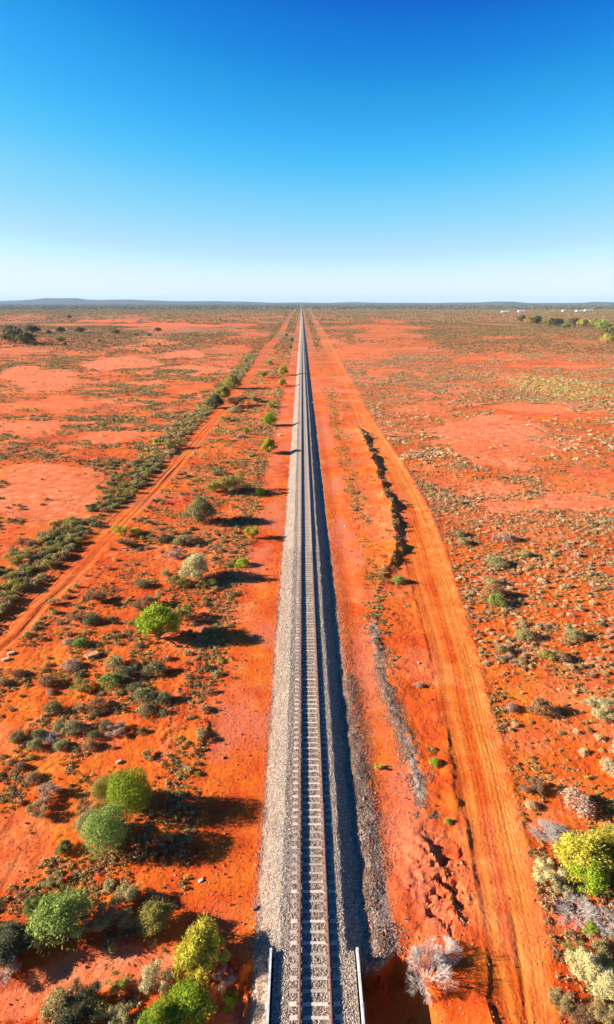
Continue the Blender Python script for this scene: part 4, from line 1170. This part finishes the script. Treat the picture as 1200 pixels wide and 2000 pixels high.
def dens(X, Y):
    """bushes per square metre and palette for a spot within 450 m"""
    Z = zones(X, Y)
    px, py = Z['px'], Z['py']
    clump = sst(.40, .62, fbm(X / 7.0, Y / 5.0, 3, 601))
    wide = sst(.36, .60, fbm(X / 34.0, Y / 22.0, 3, 607))
    d = np.zeros_like(X); zone = np.zeros(len(X), int)
    R_ = X > Z['rr'] + .6
    L_ = X < Z['ll'] - .3
    band = L_ & (X > Z['ll'] - 8.5)
    verge = (X > Z['lr'] + .5) & (X < TC - 8.2)
    strip = (X > TC + 7.0) & (X < Z['rl'] - .8)
    d = np.where(R_, (.2 + 1.9 * clump) * (.3 + .7 * wide), d); zone[R_] = 1
    d = np.where(R_ & (py > 1330), d * .30, d)
    d = np.where(R_ & (py > 960) & (py < 1310), np.maximum(d * 1.9, 1.3), d)
    d = np.where(L_, (.12 + 1.9 * clump) * (.15 + .85 * wide), d); zone[L_] = 2
    d = np.where(band, (.35 + 1.5 * fbm(X / 3.0, Y / 3.0, 3, 611)) * sst(9.5, 4.5, Z['ll'] - X), d); zone[band] = 3
    d = np.where(verge, .10 + .75 * clump, d); zone[verge] = 4
    d = np.where(verge & (py > 1250), d * .5, d)
    d = np.where(strip, .02 + .10 * clump * (py < 1200), d); zone[strip] = 5
    d = d * (1 - .96 * Z['bare'])
    yel = np.hypot((px - 1095) / 105, (py - 757 - (px - 1095) * .12) / 20) < 1 + .3 * (clump - .5)
    bk = np.exp(-((X - xat(BANK_A, Y) - .4) / 1.0) ** 2) * taper(BANK_A, Y, 6)
    d = np.maximum(d, .65 * bk); zone[bk > .4] = 5
    d = np.where(yel, 1.3, d); zone[yel] = 6
    d = np.where(py > 1640, d * .6, d)
    br_ = (px > 1065 + 25 * (clump - .5)) & (py > 1735) & R_
    d = np.where(br_, 3.2, d); zone[br_] = 7
    d = d * (1 - creek_mask(px, py))
    return d, zone, px, py


ZP = {1: (['cream', 'straw', 'greygreen', 'mauve', 'brown'], [.54, .12, .12, .12, .10]),
      7: (['brown', 'straw', 'mauve', 'olive'], [.4, .3, .2, .1]), 2: (['bluegrey', 'greygreen', 'brown', 'dark', 'olive'], [.3, .3, .2, .1, .1]),
      3: (['greygreen', 'bluegrey', 'olive', 'brown', 'dark'], [.28, .2, .3, .12, .1]), 4: (['greygreen', 'brown', 'bluegrey', 'olive', 'straw', 'dark'], [.2, .25, .13, .17, .15, .1]),
      5: (['olive', 'brown', 'straw'], [.4, .3, .3]), 6: (['straw', 'olive', 'pale'], [.5, .3, .2]), 0: (['brown', 'straw'], [.5, .5])}


def sample(y0, y1, mx, rng, scale=1.0):
    """rejection sampling over the visible wedge between two distances"""
    w = .60 * (y1 + 10)
    area = 2 * w * (y1 - y0)
    n = int(area * mx)
    X = rng.uniform(-w, w, n); Y = rng.uniform(y0, y1, n)
    k = np.abs(X) < .60 * np.hypot(Y, CAM_Z) + 6
    X, Y = X[k], Y[k]
    d, zone, px, py = dens(X, Y)
    k = rng.random(len(X)) < d * scale / mx
    return X[k], Y[k], zone[k], px[k], py[k]


def pals(zone, rng):
    out = np.empty(len(zone), dtype='<U12')
    for z, (ps, pr) in ZP.items():
        m = zone == z
        out[m] = rng.choice(ps, m.sum(), p=np.array(pr) / sum(pr))
    return out


rng = np.random.default_rng(42)
X, Y, zone, px, py = sample(22, 130, 4.6, rng, 1.25)
R = np.where(zone == 1, .14 + .26 * rng.random(len(X)) ** 1.8, .14 + .42 * rng.random(len(X)) ** 1.8)
R = np.where(zone == 3, rng.uniform(.3, .95, len(X)), R)
R = np.where((zone == 1) & (rng.random(len(X)) < .05), R * 1.7, R)
# keep clear of the named plants
big_xy = np.array([(o.location.x, o.location.y, o.scale[0]) for o in bpy.data.objects if o.type == 'EMPTY' and o.name.split('.')[0] != 'railway_track'])
def clear(X, Y, R, k=.8):
    ok = np.ones(len(X), bool)
    for bx_, by_, bs_ in big_xy:
        if by_ < 140: ok &= np.hypot(X - bx_, Y - by_) > bs_ * k + R * .5
    return ok
ok = clear(X, Y, R)
X, Y, zone, R, px, py = X[ok], Y[ok], zone[ok], R[ok], px[ok], py[ok]
P = pals(zone, rng)
size_px = R / np.hypot(Y, CAM_Z)
inframe = (px > -5) & (px < 1205) & (py < 2010)
GRP = {1: ('saltbush', 'small low desert bush on the red plain right of the dirt road', 'bush', 'low bushes on the right plain', 290),
       3: ('scrub_bush', 'grey green bush in the dense band along the left side of the rutted track', 'bush', 'bushes in the band beside the rutted track', 260),
       4: ('verge_bush', 'low bush on the red verge between the rutted track and the ballast', 'bush', 'low bushes on the left verge', 200),
       2: ('plain_bush', 'dark low bush on the plain left of the scrub band', 'bush', 'bushes on the left plain', 150)}
rest = np.ones(len(X), bool)
for z, (nm, lab, ct, grp, cap) in GRP.items():
    m = np.where((zone == z) & inframe)[0]
    m = m[np.argsort(-size_px[m])][:cap]
    rest[m] = False
    zz = zg(X[m], Y[m])
    for i, zi in zip(m, zz):
        me = plant_meshes('small', P[i], int(rng.integers(0, 2)))[0][1]
        o = put(nm, me, None, (X[i], Y[i], zi), rng.uniform(0, 6.28), (R[i], R[i], R[i] * rng.uniform(.6, .95)))
        tag(o, lab, ct, grp)
m = rest
merged('low_scrub', P[m], X[m], Y[m], R[m], rng.uniform(.55, .95, m.sum()), 70, .26, rng)
X, Y, zone, px, py = sample(130, 420, 2.4, rng, .62)
R = rng.uniform(.3, .75, len(X)); R = np.where(zone == 3, R * 1.6, R)
Pd = pals(zone, rng)
sw = (zone == 1) & (rng.random(len(X)) < sst(110, 230, Y))
Pd[sw] = rng.choice(['mauve', 'brown', 'greygreen', 'bluegrey', 'straw'], sw.sum(), p=[.2, .3, .25, .15, .1])
merged('distant_scrub', Pd, X, Y, R, rng.uniform(.5, .8, len(X)), 20, .42, rng)
# beyond 420 m
def far_scrub(y0, y1, mx, r0, r1, nm, nl, k=1.0):
    w = .56 * y1 + 40
    n = int(2 * w * (y1 - y0) * mx)
    X = rng.uniform(-w, w, n); Y = rng.uniform(y0, y1, n)
    px, py = to_px(X, Y)
    b, _ = bare_masks(px, py)
    d = sst(.36, .60, fbm(X / 50.0, Y / 110.0, 4, 309)) * (1 - b) * k
    d = np.maximum(d, .8 * sst(1500, 2600, Y) * (X < 0))
    hb = (X > xat(RUT_L, Y) - 8) & (X < xat(RUT_L, Y) - 1)
    d = np.where(hb, 1.0, d)
    d = np.maximum(d, .35 * sst(900, 2500, Y))
    d = np.maximum(d, .7 * (px > 1000) * (py < 665) * sst(0, 60, px - 1000))
    d = np.where((np.abs(X - TC) < 9) | ((X > xat(ROAD_L, Y) - 1) & (X < xat(ROAD_R, Y) + 1)) | ((X > xat(RUT_L, Y) - 1) & (X < xat(RUT_R, Y) + 1)), 0, d)
    m = (rng.random(n) < d) & (px > -20) & (px < 1220)
    X, Y = X[m], Y[m]
    P = rng.choice(['dulltree', 'bluegrey', 'brown', 'greygreen', 'olive', 'dark'], len(X), p=[.2, .15, .2, .2, .15, .1] if y0 < 3000 else [.4, .1, .05, .1, .1, .25])
    merged(nm, P, X, Y, rng.uniform(r0, r1, len(X)), rng.uniform(.45, .8, len(X)), nl, .55, rng)
far_scrub(420, 1100, .20, .35, 1.1, 'far_scrub', 9)
far_scrub(1100, 3000, .02, 1.0, 2.6, 'farther_scrub', 9)
far_scrub(3000, 9000, .0016, 4, 9, 'horizon_woodland', 9)

# small tufts of dry grass close to the line
n = 230000
Y = 20 + rng.random(n) ** 1.4 * 230
X = rng.uniform(-.6, .6, n) * (Y + 14)
Zd = zones(X, Y)
bx_ = np.interp(Y, *line([(636, 700), (645, 760), (655, 830), (672, 900), (695, 970), (712, 1030), (728, 1090), (738, 1150), (742, 1250)]))
s_strip = np.exp(-((X - bx_) / 1.3) ** 2) * sst(48, 60, Y) * .9 * sst(.38, .66, fbm(X / 1.5, Y / 2.5, 3, 709))
verge = (X > Zd['lr'] + .3) & (X < TC - 7.6)
vs_ = verge * sst(.45, .65, fbm(X / 3.0, Y / 3.5, 3, 701)) * .5
rights = (X > Zd['rr'] + .3) * (.06 + .4 * sst(.5, .7, fbm(X / 4.0, Y / 3.0, 3, 703)))
rights = np.maximum(rights, (X < Zd['ll'] - .3) * .5 * sst(.45, .65, fbm(X / 6.0, Y / 4.0, 3, 705)))
left_s = np.exp(-((X - TC + 9.5) / 1.4) ** 2) * sst(40, 52, Y) * .8
d = np.maximum.reduce([s_strip, vs_, rights, left_s]) * (1 - Zd['bare']) * (1 - creek_mask(Zd['px'], Zd['py']))
k = rng.random(n) < d
X, Y, s1 = X[k], Y[k], s_strip[k]
P = np.where(rng.random(len(X)) < .3 * (s1 > .3) + .2, 'olive', rng.choice(['straw', 'brown', 'straw', 'greygreen'], len(X)))
merged('grass_tufts', P, X, Y, rng.uniform(.07, .20, len(X)) * (1 + Y / 220), rng.uniform(.6, 1.1, len(X)), 16, .5, rng)

# ------------------------------------------------------------------ air
hz_v, hz_f = box(-27000, 27000, -600, 25000, -4.0, 190.0)
mh = bpy.data.materials.new('haze_air'); mh.use_nodes = True
nt = mh.node_tree; nt.nodes.clear()
o_ = nt.nodes.new('ShaderNodeOutputMaterial'); pv = nt.nodes.new('ShaderNodeVolumePrincipled')
pv.inputs['Color'].default_value = (.42, .70, 1.0, 1); pv.inputs['Density'].default_value = 3.6e-5; pv.inputs['Anisotropy'].default_value = 0.0
nt.links.new(pv.outputs[0], o_.inputs['Volume'])
hz = put('haze', mesh('haze', hz_v, hz_f, mh))
tag(hz, kind='stuff')
